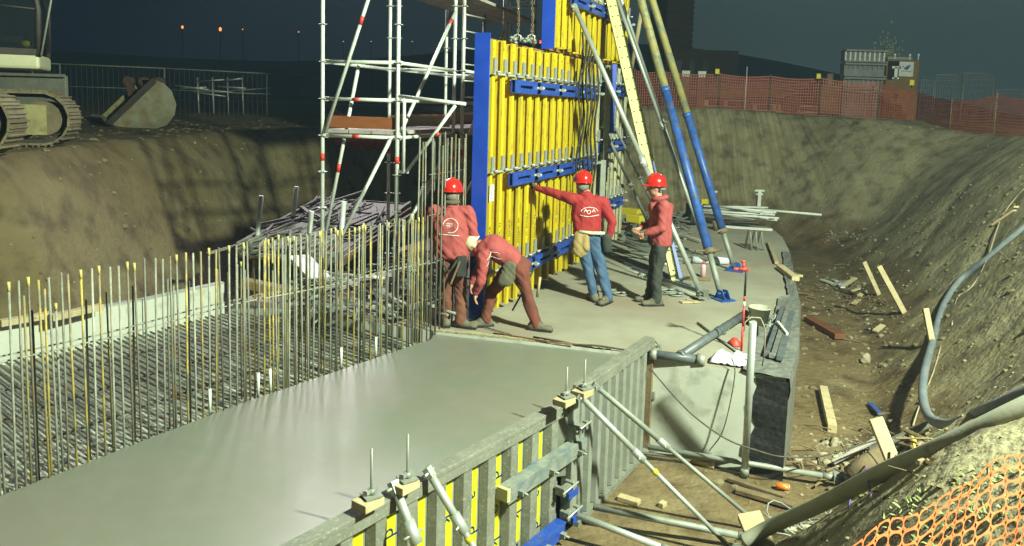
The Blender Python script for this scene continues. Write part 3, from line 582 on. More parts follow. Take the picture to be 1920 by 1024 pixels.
# ---------------------------------------------------------------- wall form (yellow beams)
W0 = Vector((-.50, 10.0, 0)); wu = Vector((.377, .926, 0)).normalized(); wn = Vector((wu.y, -wu.x, 0))
lean = 0
def beam_mesh(h, m_):
    b = MB(); b.box((0, -.02, h / 2), (.08, .04, h)); b.box((0, -.18, h / 2), (.08, .04, h)); b.box((0, -.10, h / 2), (.03, .12, h)); return b.mesh('beam', m_)
def panel(label, t0, t1, z0, z1, rows, n, bm_mat, seed, edge=True, skipx=()):
    random.seed(seed); P0 = W0 + wu * t0; t = thing('wall_formwork_panel', label, 'wall formwork', P0 + Z3 * z0, 0)
    L_ = t1 - t0; hgt = z1 - z0; ang = math.atan2(wu.y, wu.x)
    MB().frame(P0 + wu * L_ / 2 + Z3 * (z0 + z1) / 2 - wn * .012, wu * (L_ / 2 - .004), wn * .011, Z3 * hgt / 2).build('plywood_face', M['ply'], t)
    me = beam_mesh(hgt - .10, bm_mat); me2 = beam_mesh(hgt - .42, bm_mat)
    capm = MB().box((0, -.10, 0), (.075, .19, .035)).mesh('beam_end_cap', M['galv'])
    holem = MB().tube((0, -.2, 0), (0, -.203, 0), .011, 8).mesh('hole', M['black'])
    for k in range(n):
        s_ = .10 + (L_ - .2) * k / (n - 1); o = piece('beam', me, t, P0 + wu * s_ + Z3 * (z0 + .05 + random.uniform(-.02, .02)) - wloc(t), (0, 0, ang))
        for q in (.12, .30): piece('hole', holem, o, (-.0 + .02 * (1 if q > .2 else -1), 0, hgt - .10 - q))
        if bm_mat is M['beam'] and k < 12 and z0 < 1:
            tx = text_mesh('DOKA  N' if k % 2 else 'N  DOKA', .085, M['black'], .0006); tx.transform(Matrix.Rotation(R(-90), 4, 'Y') @ Matrix.Rotation(R(90), 4, 'X') if False else Matrix(((0, -1, 0, 0), (0, 0, -1, -.2012), (1, 0, 0, .95 + .12 * random.random()), (0, 0, 0, 1))))
            lo = link('lettering', tx, o)
    for z in rows:
        zz = z; off = .235
        # blue channel walers in short lengths with connectors
        seg = 1.0; s0 = .62 if edge else .1; k = 0
        while s0 < L_ - .3:
            s1 = min(s0 + seg, L_ - .05); c = P0 + wu * (s0 + s1) / 2 + Z3 * zz + wn * off; hl = wu * ((s1 - s0) / 2 - .07)
            b = MB(); b.frame(c + Z3 * .085, hl, wn * .035, Z3 * .007); b.frame(c - Z3 * .085, hl, wn * .035, Z3 * .007)
            # web facing out, with a slot
            b.frame(c + Z3 * .050 + wn * .03, hl, wn * .006, Z3 * .030); b.frame(c - Z3 * .050 + wn * .03, hl, wn * .006, Z3 * .030)
            for sg in (-1, 1): b.frame(c + hl * sg * .78 + wn * .03, hl * .22, wn * .006, Z3 * .020)
            b.frame(c - wn * .03, hl, wn * .005, Z3 * .08)
            b.build('blue_waler', M['blue'], t)
            b = MB(); e = P0 + wu * s1 + Z3 * zz + wn * (off + .03); b.tube(e - wu * .10, e + wu * .10, .018, 8); b.tube(e + wn * .02, e + wn * .09, .013, 8); b.box(e + wn * .05, (.05, .05, .05), ang); b.build('waler_connector', M['galv'], t)
            s0 = s1 + .0; k += 1
        # galvanised flange clamps above the waler, and a threaded bar
        MB().tube(P0 + wu * .03 + Z3 * (zz + .135) + wn * .225, P0 + wu * (L_ - .05) + Z3 * (zz + .135) + wn * .225, .016, 8).build('tie_bar', M['galv_d'], t)
        for k in range(n):
            s_ = .10 + (L_ - .2) * k / (n - 1); c = P0 + wu * s_ + Z3 * (zz + .16) + wn * .222
            b = MB(); b.frame(c, wu * .042, wn * .016, Z3 * .03); b.frame(c + Z3 * .10 - wu * .022, wu * .014, wn * .01, Z3 * .085); b.frame(c + Z3 * .10 + wu * .022, wu * .014, wn * .01, Z3 * .085)
            b.tube(c + wn * .02, c + wn * .075, .017, 6); b.tube(c + wn * .045 - wu * .03, c + wn * .045 + wu * .03, .009, 6)
            b.build('flange_clamp', M['galv'], t)
    if edge:
        MB().frame(P0 + Z3 * (z0 + z1 + .03) / 2 - wu * .014 + wn * .085, wu * .012, wn * .105, Z3 * (hgt + .03) / 2).build('blue_end_board', M['blue_b'], t)
    return t
random.seed(5)
wp = panel('big yellow beam wall form with a blue end board, hanging on the crane chains', 0, 4.95, .02, 3.74, (.50, 1.84, 3.12), 15, M['beam'], 11)
panel('upper yellow beam form stacked on the big one, cut off by the top edge', 2.46, 7.15, 3.76, 7.6, (4.62, 6.2), 14, M['beam'], 12)
panel('weathered pale beam form beyond the yellow one, behind the props', 5.0, 7.3, .02, 3.74, (.9, 2.1, 3.2), 8, M['beam_old'], 13, edge=False)
# size tag and shackles
tg = atwall(922, 362, (W0 + wn * .206)[:2], wn[:2])
tpl = MB().frame(tg, wu * .07, wn * .0015, Z3 * .11).build('size_label', M['white'], wp)
tx = text_mesh('2.50m', .075, M['black'], .0006); X_ = Z3; Y_ = -wu; tx.transform(Matrix((X_, Y_, X_.cross(Y_))).transposed().to_4x4())
if (X_.cross(Y_)).dot(wn) < 0: pass
tx.transform(Matrix.Translation(tg + wn * .003 - wloc(wp))); link('lettering', tx, tpl)
# lifting chains and rope clumps
for i, (px, pyb) in enumerate([(970, 72), (996, 72)]):
    b0 = atwall(px, pyb, (W0 + wn * .1)[:2], wn[:2]); t = thing('crane_chain', 'rusty lifting chain hooked on the top of the yellow form, ' + ['left one', 'right one'][i], 'chain', b0, 0, 'crane chains')
    lk = []
    b = MB()
    for q in range(10):
        a = 2 * math.pi * q / 9; lk.append((math.cos(a) * .016, 0, math.sin(a) * .026))
    b.path(lk, .0055, 6, caps=False); lm = b.mesh('chain_link', M['timber_d'])
    for k in range(34): piece('chain_link', lm, t, Vector((.012 * math.sin(k * .3), 0, .03 + k * .040)), (0, 0, R(90) * (k % 2) + .4))
    b = MB(); b.path([b0 + Vector((-.04, 0, -.02)), b0 + Vector((-.05, 0, .03)), b0 + Vector((0, 0, .06)), b0 + Vector((.05, 0, .03)), b0 + Vector((.04, 0, -.04))], .012, 8); b.build('shackle', M['galv'], t)
for i, px in enumerate((962, 984, 1000)):
    p = atwall(px, 76, (W0 + wn * .1)[:2], wn[:2]); b = MB()
    for k in range(7): b.ball(p + Vector((random.uniform(-.05, .05), random.uniform(-.08, .08), random.uniform(-.03, .04))), (.035, .04, .025), 8)
    b.build('lifting_hook', M['galv_d'], wp)
# ---------------------------------------------------------------- props of the wall form
def pw(px, py, off=.28): return atwall(px, py, (W0 + wn * off)[:2], wn[:2])
def longprop(label, base, top, r, low, up, split, group='heavy tilting props of the wall form'):
    p0, p1 = Vector(base), Vector(top); t = thing('heavy_prop', label, 'prop', p0, 0, group); d = (p1 - p0).normalized(); x = d.cross(Z3).normalized(); m_ = p0.lerp(p1, split); q = p0.lerp(p1, .10)
    MB().tube(p0 + d * .10, q, r * .62, 12).build('spindle', M['galv_d'], t)
    MB().tube(q, m_, r, 16).build('lower_tube', low, t); MB().tube(m_, p1, r * .97, 16).build('upper_tube', up, t)
    b = MB(); b.tube(m_ - d * .05, m_ + d * .03, r * 1.10, 16); b.build('joint_ring', low, t)
    b = MB(); b.tube(q - d * .03, q + d * .05, r * 1.25, 12); b.tube(q - x * .26 + d * .03, q + x * .26 + d * .02, .016, 8); b.build('turning_handle', M['timber_d'], t)
    hd = Vector((d.x, d.y, 0)).normalized(); b = MB(); b.frame(p0 + Z3 * .01, x * .13, hd * .16, Z3 * .01)
    for sg in (-1, 1): b.slab([p0 + x * sg * .05 - hd * .13 + Z3 * .02, p0 + x * sg * .05 + hd * .13 + Z3 * .02, p0 + x * sg * .05 + hd * .05 + Z3 * .15, p0 + x * sg * .05 - hd * .05 + Z3 * .15], x * .012)
    b.tube(p0 - x * .09 + Z3 * .10, p0 + x * .09 + Z3 * .10, .018, 8); b.build('foot_plate', M['blue_p'], t)
    return t
longprop('thick prop blue below and yellow above, standing nearest on the slab edge', atz(1354, 562), pw(1150, -190), .075, M['blue_p'], M['yell_p'], .475)
longprop('thick blue prop with dull yellow upper part, standing farther back on the slab', atz(1378, 508), pw(1160, -205), .072, M['blue_p'], M['yell_p'], .40)
prop('wall_prop', 'white galvanised prop from the upper waler passing over the right man to the slab', atz(1318, 558), pw(1078, 14), .042, M['galv'], M['galv'], .45, group='thin galvanised props of the wall form')
prop('wall_prop', 'thin galvanised prop right of the cream waler, ending behind the right man', atz(1330, 482), pw(1152, -15), .036, M['galv'], M['galv'], .5, group='thin galvanised props of the wall form')
prop('wall_prop', 'thin galvanised prop with a drilled lower tube beside the thick yellow blue prop', atz(1302, 402), pw(1158, -20), .034, M['galv'], M['galv'], .5, group='thin galvanised props of the wall form')
prop('wall_prop', 'short lower prop from the middle waler down behind the right man', atz(1222, 432), pw(1132, 240), .034, M['galv_d'], M['galv_d'], .5, group='thin galvanised props of the wall form')
prop('wall_prop', 'short slim prop just right of the lower one, leaning from the blue column', atz(1236, 408), pw(1150, 232), .028, M['galv_d'], M['galv_d'], .5, group='thin galvanised props of the wall form')
prop('wall_prop', 'very short prop at the foot of the weathered form', atz(1163, 408), pw(1140, 300), .030, M['galv_d'], M['galv_d'], .5, group='thin galvanised props of the wall form')
prop('wall_prop', 'low bottom stay lying from the form foot to the shared foot plate', atz(1312, 558, .04), pw(1120, 484, .3), .030, M['galv'], M['galv'], .5, group='thin galvanised props of the wall form')
prop('wall_prop', 'pale prop leaning the other way behind the two thick props', aty(1148, 330, 19.5), aty(1212, -30, 17.5), .05, M['timber'], M['galv_d'], .5, group='thin galvanised props of the wall form')
# cream multi purpose waler leaning as a tilting brace
ca, cbp = atz(1268, 532), pw(1140, -30); t = thing('cream_brace_beam', 'leaning cream painted steel beam full of bolt holes, in front of the props', 'beam', ca)
cd_ = (cbp - ca).normalized(); cx = cd_.cross(Vector((0, 1, 0))).normalized()
def brace(a, b, w_):
    q = MB(); q.bar(a, b, w_, .012, up=(0, -1, .2)); q.bar(a + Vector((0, .10, 0)), b + Vector((0, .10, 0)), w_, .012, up=(0, -1, .2)); x = (b - a).normalized().cross(Vector((0, -1, .2))).normalized() * w_ * .46
    q.bar(a + x + Vector((0, .05, 0)), b + x + Vector((0, .05, 0)), .012, .10, up=(0, -1, .2)); q.bar(a - x + Vector((0, .05, 0)), b - x + Vector((0, .05, 0)), .012, .10, up=(0, -1, .2)); return q
brace(ca.lerp(cbp, .38), cbp, .20).build('upper_beam', M['waler_y'], t); brace(ca, ca.lerp(cbp, .40), .13).build('lower_beam', M['waler_y'], t)
hm = MB().tube((0, -.004, 0), (0, .004, 0), .014, 8).mesh('hole', M['black'])
for k in range(16):
    for sg in (-1, 1): piece('hole', hm, t, ca.lerp(cbp, .40 + k * .037) + cx * .05 * sg + Vector((0, -.009, 0)) + Z3 * 0 - ca)
for k in range(6): piece('hole', hm, t, ca.lerp(cbp, .04 + k * .06) + Vector((0, -.009, 0)) - ca)
ba, bbp = ca + Vector((.13, .28, 0)), cbp + Vector((.03, .22, 0)); t = thing('blue_brace_beam', 'blue steel beam leaning behind the cream one, foot beside the right man', 'beam', ba)
brace(ba, bbp, .08).build('beam', M['blue'], t); 
for i, (px, y0, y1, m_) in enumerate([(1146, 120, 250, 'blue_b'), (1133, 130, 340, 'galv_d'), (1127, 300, 400, 'galv_d')]):
    a = pw(px, y1, .34); b_ = pw(px + 3, y0, .34); t = MB().bar(a, Vector((a.x, a.y, b_.z)), .13, .10, up=(1, 0, 0)).build('vertical_waler', M[m_], bevel=.006)
    tag(t, ['blue upright steel member at the far end of the yellow form', 'cement stained upright steel member beside the blue one', 'lower stained upright with clamps'][i], 'upright')
# dark cloths / cables hanging at the end of the yellow form
for i in range(6):
    px = 1092 + i * 6; p = pw(px, 60 + 10 * i, .36); pts = [p + Vector((.03 * math.sin(k * 1.1 + i), .02 * math.cos(k + i), -k * .22)) for k in range(14)]
    t = MB().path(pts, .018, 6).build('hanging_cable', M['black']); tag(t, 'black cable hanging down the end of the yellow form', 'cable', 'black cables hanging on the wall form')
# ---------------------------------------------------------------- scaffold
def xy(px, Y): return aty(px, 300, Y)
SB = Vector((-2.62, 10.55, 0))
ua = Vector((1.06, -.22, 0)); ub = Vector((.60, 1.93, 0)); uan = ua.normalized(); ubn = ub.normalized()
ros = MB()
for k in range(8):
    a = k * math.pi / 4; ros.box((math.cos(a) * .043, math.sin(a) * .043, 0), (.038, .024, .009), a)
ros.tube((0, 0, -.012), (0, 0, .012), .034, 8); rosm = ros.mesh('rosette', M['galv'])
bandm = MB().tube((0, 0, -.05), (0, 0, .05), .0298, 12).mesh('red_band', M['red'])
def standard(par, p, z0, z1, r=.028, band=(), m_='galv_b'):
    o = MB().tube(Vector((p.x, p.y, z0)), Vector((p.x, p.y, z1)), r, 12).build('standard', M[m_], par)
    z = .38
    while z < z1 - .05:
        if z > z0: piece('rosette', rosm, o, Vector((p.x, p.y, z)) - wloc(o))
        z += .5
    for z in band: piece('red_band', bandm, o, Vector((p.x, p.y, z)) - wloc(o))
    b = MB(); b.box((p.x, p.y, z0 + .006), (.15, .15, .012)); b.tube((p.x, p.y, z0), (p.x, p.y, z0 + .25), .017, 8); b.build('base_jack', M['galv_d'], par)
    return o
def led(par, a, b, z, r=.025, band=None, nm='ledger', m_='galv_b'):
    a, b = Vector(a), Vector(b); d = (b - a).normalized(); a = Vector((a.x, a.y, z)) + d * .05; b = Vector((b.x, b.y, z)) - d * .05
    q = MB(); q.tube(a, b, r, 10)
    for e, s in ((a, 1), (b, -1)): q.frame(e + d * s * .005, d * .035, d.cross(Z3) * .012, Z3 * .032)
    o = q.build(nm, M[m_], par)
    if band is not None: c = a.lerp(b, band); MB().tube(c - d * .05, c + d * .05, r + .0012, 10).build('red_band', M['red'], o)
    return o
def diag(par, p0, p1, band=.5, r=.025):
    d = (p1 - p0).normalized(); q = MB(); q.tube(p0, p1, r, 10)
    for e in (p0, p1): q.frame(e, d * .05, d.cross(Vector((0, 1, 0))).normalized() * .02, Vector((0, .008, 0)))
    o = q.build('diagonal_brace', M['galv_b'], par); c = p0.lerp(p1, band); MB().tube(c - d * .06, c + d * .06, r + .0015, 10).build('red_band', M['red'], o); return o
def tower(label, O_, nb, zt, first, red=2.08):
    t = thing('scaffold_tower', label, 'scaffolding', O_)
    P = [[O_ + ua * i + ub * j for j in range(nb + 1)] for i in range(2)]
    for i in range(2):
        for j in range(nb + 1): standard(t, P[i][j], 0, zt, band=(red,))
    return t, P
t1, P1 = tower('front scaffold tower with brown toe board and white diagonal braces', SB, 1, 5.9, True)
for z in (2.38, 2.88, 3.38, 4.88):
    led(t1, P1[0][0], P1[1][0], z, band=.45 if z < 2.9 else None)
    if z != 2.88: led(t1, P1[0][1], P1[1][1], z)
    for i in (0, 1): led(t1, P1[i][0], P1[i][1], z)
led(t1, P1[0][0], P1[1][0], .45); led(t1, P1[1][0], P1[1][1], .45)
f0 = Vector((0, -.04, 0))
def up_(p, z): return Vector((p.x, p.y, z))
diag(t1, up_(P1[0][0], 2.42) + f0 + uan * .05, up_(P1[1][0], 4.85) + f0 - uan * .2, .62)
diag(t1, up_(P1[0][0], .42) + f0, up_(P1[1][0], 2.34) + f0 - uan * .1, .22)
diag(t1, up_(P1[0][0], .9) - f0 * 3, up_(P1[0][0], 3.35) - f0 * 3 + uan * .5, .42)
diag(t1, up_(P1[1][0], .95) + uan * .03, up_(P1[1][1], 2.35), .9); diag(t1, up_(P1[1][0], 2.42) + uan * .03, up_(P1[1][1], 4.3), .9)
# deck and toe boards
def deck(par, a, b, c, z, n=3):
    a, b, c = up_(a, z), up_(b, z), up_(c, z); e = (b - a); f = (c - a)
    for k in range(n):
        x0 = a + e * ((k + .03) / n); x1 = a + e * ((k + .97) / n); MB().slab([x0, x1, x1 + f, x0 + f], Z3 * .05).build('deck_board', M['deck'], par)
deck(t1, P1[0][0] + uan * .05, P1[1][0] - uan * .05, P1[0][1] + uan * .05, 2.42)
MB().frame((up_(P1[0][0], 2.57) + up_(P1[1][0], 2.57)) / 2 - f0 + uan * .03, ua * .46, uan.cross(Z3) * .012, Z3 * .08).build('toe_board', M['board_br'], t1)
MB().frame((up_(P1[0][1], 2.57) + up_(P1[1][1], 2.57)) / 2 - uan * .02, ua * .46, uan.cross(Z3) * .012, Z3 * .08).build('toe_board', M['timber'], t1)
# bracket cantilevered to the right
bk = P1[1][0]; be = bk + Vector((.93, -.35, 0)); bn = (be - bk).normalized()
q = MB(); q.tube(up_(bk, 2.94), up_(be, 2.86), .024, 10); q.tube(up_(bk, 2.92) + bn * .10, up_(bk, 1.93) + bn * .10, .022, 10); q.tube(up_(bk, 1.92) + bn * .14, up_(be, 2.84) - bn * .14, .022, 10); q.frame(up_(bk, 1.93) + bn * .08, bn * .1, Vector((0, .015, 0)), Z3 * .02)
bo_ = q.build('side_bracket', M['galv_b'], t1); c = up_(bk, 1.92).lerp(up_(be, 2.84), .58) + bn * .02; MB().tube(c - Vector((.02, 0, .022)), c + Vector((.02, 0, .022)), .024, 10).build('red_band', M['red'], bo_)
O2 = SB + ub * 1.0 + ua * .08 + ubn * .12
O2 = SB + ub + uan * .14
t2, P2 = tower('rear scaffold tower standing close behind the front one, with pinkish lit deck', O2, 2, 6.4, False)
for z in (2.38, 2.88, 3.38, 4.88):
    for j in (1, 2): led(t2, P2[0][j], P2[1][j], z)
    for i in (0, 1):
        for j in (0, 1): led(t2, P2[i][j], P2[i][j + 1], z)
deck(t2, P2[0][0] + uan * .05, P2[1][0] - uan * .05, P2[0][2] + uan * .05, 2.42)
deck(t2, P2[0][0] + uan * .05, P2[1][0] + uan * .05, P2[0][2] + uan * .05, 4.55, 4)
MB().frame((up_(P2[0][0], 2.58) + up_(P2[0][2], 2.58)) / 2, ub * .97, ubn.cross(Z3) * .012, Z3 * .08).build('toe_board', M['board_br'], t2)
diag(t2, up_(P2[0][0], .6), up_(P2[1][0], 2.3), .7); diag(t2, up_(P2[0][1], .5), up_(P2[1][1], 2.3), .3); diag(t2, up_(P2[1][0], 2.42) + ubn * .4, up_(P2[1][1], 4.2), .8)
# ladder hanging at the rear
la, lb = aty(868, 200, 13.3), aty(905, 200, 13.9); lt = thing('access_ladder', 'aluminium ladder hanging in the rear scaffold tower, left of the blue board', 'ladder', (la.x, la.y, 2.5))
for p in (la, lb): MB().tube((p.x, p.y, 2.55), (p.x, p.y + .1, 4.45), .022, 8).build('stile', M['galv_d'], lt)
for k in range(7): MB().tube((la.x, la.y, 2.7 + .28 * k), (lb.x, lb.y, 2.7 + .28 * k), .014, 6).build('rung', M['galv'], lt)
for i, px in enumerate((944, 951)):
    p = xy(px, 17.0); t = MB().tube((p.x, p.y, 2.6), (p.x, p.y, 6.4), .03, 8).build('scaffold_tube', M['galv']); tag(t, 'upright scaffold tube above the top of the blue board, %s of two' % ['left', 'right'][i], 'scaffold tube', 'tubes rising behind the yellow form')
# ---------------------------------------------------------------- heap under the scaffold
pt = thing('form_panel_stack', 'stack of dirty formwork panels leaning beyond the rebar row, left of the scaffold', 'formwork panels', atz(560, 470, .4))
for k in range(4):
    a, b = aty(446, 462 + k * 6, 12.6 - .1 * k), aty(606, 372 + k * 12, 15.5 - .2 * k); c = aty(640, 480 + k * 5, 12.1 - .1 * k) - a
    m_ = MB(); m_.slab([a, b, b + c, a + c], Vector((0, 0, -.05)))
    for j in range(5): p = a.lerp(b, j / 4); m_.bar(p + Z3 * .0, p + c + Z3 * .0, .05, .04)
    m_.bar(a + Z3 * .03, b + Z3 * .03, .06, .07); m_.bar(a + c + Z3 * .03, b + c + Z3 * .03, .06, .07)
    m_.build('panel', M['galv_s'] if k % 2 == 0 else M['timber_d'], pt)
lb = MB(); random.seed(9)
for k in range(60):
    a, b = aty(452, 458, 12.6), aty(606, 368, 15.5); c = aty(640, 476, 12.1) - a; p = a + (b - a) * random.random() + c * random.random() + Z3 * random.uniform(.0, .05)
    d = ((b - a).normalized() * random.choice([1, 1, .3]) + c.normalized() * random.uniform(-.6, .6) + Z3 * random.uniform(-.06, .06)) * random.uniform(.15, .8)
    if k % 3: lb.tube(p - d, p + d, random.uniform(.015, .03), 6)
    else: lb.bar(p - d, p + d, random.uniform(.04, .08), .03)
lb.build('loose_bars', M['galv_s'], kind='stuff')
for i, (px, y0, y1, Yd) in enumerate([(483, 458, 367, 12.9), (549, 420, 350, 14.0), (577, 470, 396, 12.2), (638, 470, 378, 12.3), (787, 390, 350, 15.0), (670, 405, 375, 16.)]):
    a = aty(px - 8, y1 + (y0 - y1) * 2, Yd); b = aty(px + 7, y1, Yd); t = MB().path([Vector((a.x, a.y, max(a.z, -.3))), b], .042, 8).build('steel_post', M['galv_b'])
    tag(t, 'short tilted steel post behind the rebar, ' + ['leftmost', 'second from left, set farther back', 'just left of the front scaffold post', 'between the scaffold diagonals', 'dark one behind the scaffold', 'small dark one behind the scaffold'][i], 'post', 'tilted posts beyond the rebar')
def plank(label, p0, p1, w_, h_, m_='timber', cat='plank', name='plank', up=(0, 0, 1), group=None):
    o = MB().bar(p0, p1, w_, h_, up).build(name, M[m_], bevel=min(.006, h_ * .2)); return tag(o, label, cat, group)
plank('pinkish lit scaffold plank lying beyond the rebar, upper one', atz(600, 545, .25), atz(830, 488, .25), .26, .05, 'deck')
plank('pinkish lit scaffold plank lying beyond the rebar, lower one', atz(610, 582, .12), atz(800, 560, .12), .24, .05, 'deck')
plank('squared timber beside the steel side form below the leaning panels', atz(455, 530, .35), atz(610, 562, .2), .16, .12, 'timber_d')
plank('white board propped in the heap beyond the rebar', atz(560, 480, .6), atz(598, 520, .5), .3, .03, 'plast_w', cat='board', name='board')
heap = MB(); random.seed(21)
for k in range(170):
    p = atz(random.uniform(560, 830), random.uniform(470, 590), random.uniform(.02, .3)); d = Vector((random.uniform(-1, 1), random.uniform(-1, 1), random.uniform(-.25, .25))).normalized()
    if random.random() < .6: heap.tube(p - d * random.uniform(.1, .5), p + d * random.uniform(.1, .5), random.uniform(.012, .025), 6)
    else: heap.bar(p - d * .12, p + d * .12, random.uniform(.04, .10), random.uniform(.02, .06))
heap.build('steel_scrap_heap', M['galv_d'], kind='stuff')
for i, (px, py, m_) in enumerate([(708, 580, 'bluebot'), (737, 585, 'pinkbot'), (692, 590, 'clear')]):
    if 'bottle' not in M: M['bottle'] = mat('pale_blue_bottle', (.35, .6, .62), (.3, .5, .55), 9, .25); M['bottle2'] = mat('pinkish_bottle', (.7, .5, .6), (.6, .5, .7), 9, .3)
    p = atz(px, py, .0); o = MB().lathe([(0, 0), (.04, 0), (.042, .02), (.042, .17), (.036, .20), (.016, .24), (.016, .27), (0, .27)], p, 12).build('drinks_bottle', M[['bottle', 'bottle2', 'plast_w'][i]])
    tag(o, ['light blue plastic bottle on the slab behind the rebar', 'pinkish plastic bottle on the slab behind the rebar', 'white plastic bottle on the slab behind the rebar'][i], 'bottle')

# ---------------------------------------------------------------- people
def capsule(bm, a, ra, b, rb, sec=10):
    def ell(p, r):
        r = r if isinstance(r, (tuple, list)) else (r, r, r); vs = []
        for i in range(1, 6):
            t = math.pi * i / 6
            for k in range(sec): q = 2 * math.pi * k / sec; vs.append(bm.verts.new((p[0] + r[0] * math.sin(t) * math.cos(q), p[1] + r[1] * math.sin(t) * math.sin(q), p[2] + r[2] * math.cos(t))))
        vs.append(bm.verts.new((p[0], p[1], p[2] + r[2]))); vs.append(bm.verts.new((p[0], p[1], p[2] - r[2]))); return vs
    vs = ell(a, ra) + (ell(b, rb) if b is not None else [])
    g = bmesh.ops.convex_hull(bm, input=vs, use_existing_faces=False)
    junk = [e for e in g['geom_interior'] if isinstance(e, bmesh.types.BMVert)]; 
    if junk: bmesh.ops.delete(bm, geom=junk, context='VERTS')
def blob(name, caps, m_, parent, voxel=.014, smooth=6, wr=0., seed=0, cutz=None, flat=None):
    bm = bmesh.new()
    for c in caps: capsule(bm, *c)
    me = bpy.data.meshes.new(name); bm.to_mesh(me); bm.free(); o = bpy.data.objects.new(name, me); COL.objects.link(o)
    r = o.modifiers.new('r', 'REMESH'); r.mode = 'VOXEL'; r.voxel_size = voxel; r.use_smooth_shade = True
    s = o.modifiers.new('s', 'SMOOTH'); s.iterations = smooth; s.factor = .5
    dg = bpy.context.evaluated_depsgraph_get(); me2 = bpy.data.meshes.new_from_object(o.evaluated_get(dg)); bpy.data.objects.remove(o)
    me2.name = name; me2.materials.clear(); me2.materials.append(m_)
    if wr:
        nrm = [v.normal.copy() for v in me2.vertices]
        for v, n_ in zip(me2.vertices, nrm):
            p = v.co; q = Vector((p.x * 9, p.y * 9, p.z * 6 + p.x * 5)) + Vector((seed, seed * 2, 0)); f = noise.noise(q) + .5 * noise.noise(q * 2.3)
            f2 = abs(noise.noise(Vector((p.x * 6 + p.z * 7, p.y * 6, p.z * 11 + p.x * 12)) + Vector((seed * 3, 0, 0)))); v.co = p + n_ * (wr * f + wr * 1.3 * (.30 - f2))
    me2.polygons.foreach_set('use_smooth', [True] * len(me2.polygons)); me2.update()
    o = link(name, me2, parent); return o
def lp(a, b, t): return tuple(a[i] + (b[i] - a[i]) * t for i in range(3))
def hand(name, wrist, dirv, side, curl, m_, parent, out=(0, 0, 0)):
    w_ = Vector(wrist); d = Vector(dirv).normalized(); s = Vector(side); s = (s - d * s.dot(d)).normalized(); n_ = d.cross(s)
    caps = [(tuple(w_), .024, tuple(w_ + d * .05), .028), (tuple(w_ + d * .05 - s * .02), .018, tuple(w_ + d * .085 + s * .022), .017)]
    for k in range(4):
        b0 = w_ + d * .082 + s * (-.030 + .020 * k); ln = (.034, .040, .037, .029)[k]; c1 = (d * math.cos(curl) + n_ * math.sin(curl)); c2 = (d * math.cos(curl * 2) + n_ * math.sin(curl * 2)); b1 = b0 + c1 * ln; b2 = b1 + c2 * ln * .8
        caps += [(tuple(b0), .0095, tuple(b1), .0085), (tuple(b1), .0085, tuple(b2), .007)]
    t0 = w_ + d * .03 - s * .025; t1_ = t0 - s * .03 + d * .03; t2_ = t1_ + d * .028 + n_ * .01; caps += [(tuple(t0), .013, tuple(t1_), .010), (tuple(t1_), .010, tuple(t2_), .008)]
    return caps
def helmet(parent, c, fwd, tilt, m_, name='helmet', r=.125):
    b = MB(); prof = [(r * 1.02, 0), (r * 1.03, .012), (r * .99, .05), (r * .88, .09), (r * .66, .122), (r * .34, .142), (0, .148)]
    b.lathe(prof[::-1] if False else prof, (0, 0, 0), 22)
    # brim and peak
    vs = []; n = 22
    for k in range(n):
        a = 2 * math.pi * k / n; pk = max(0, math.cos(a)) ** 3 * .045; vs += [(r * 1.0 * math.cos(a), r * 1.0 * math.sin(a), .008), ((r * 1.12 + pk) * math.cos(a), r * 1.12 * math.sin(a), -.006 - pk * .2), ((r * 1.12 + pk) * math.cos(a), r * 1.12 * math.sin(a), -.010 - pk * .2), (r * .97 * math.cos(a), r * .97 * math.sin(a), -.004)]
    b.add(vs, [(4 * k + j, 4 * ((k + 1) % n) + j, 4 * ((k + 1) % n) + (j + 1) % 4, 4 * k + (j + 1) % 4) for k in range(n) for j in range(4)], 0, True)
    b.path([(-.10, 0, .085), (-.04, 0, .142), (.04, 0, .148), (.09, 0, .10)], .012, 8)
    me_ = b.mesh(name, m_); o = link(name, me_, parent); o.location = c; o.rotation_euler = (tilt[0], tilt[1], fwd)
    o.scale = (1.12, .98, 1); return o
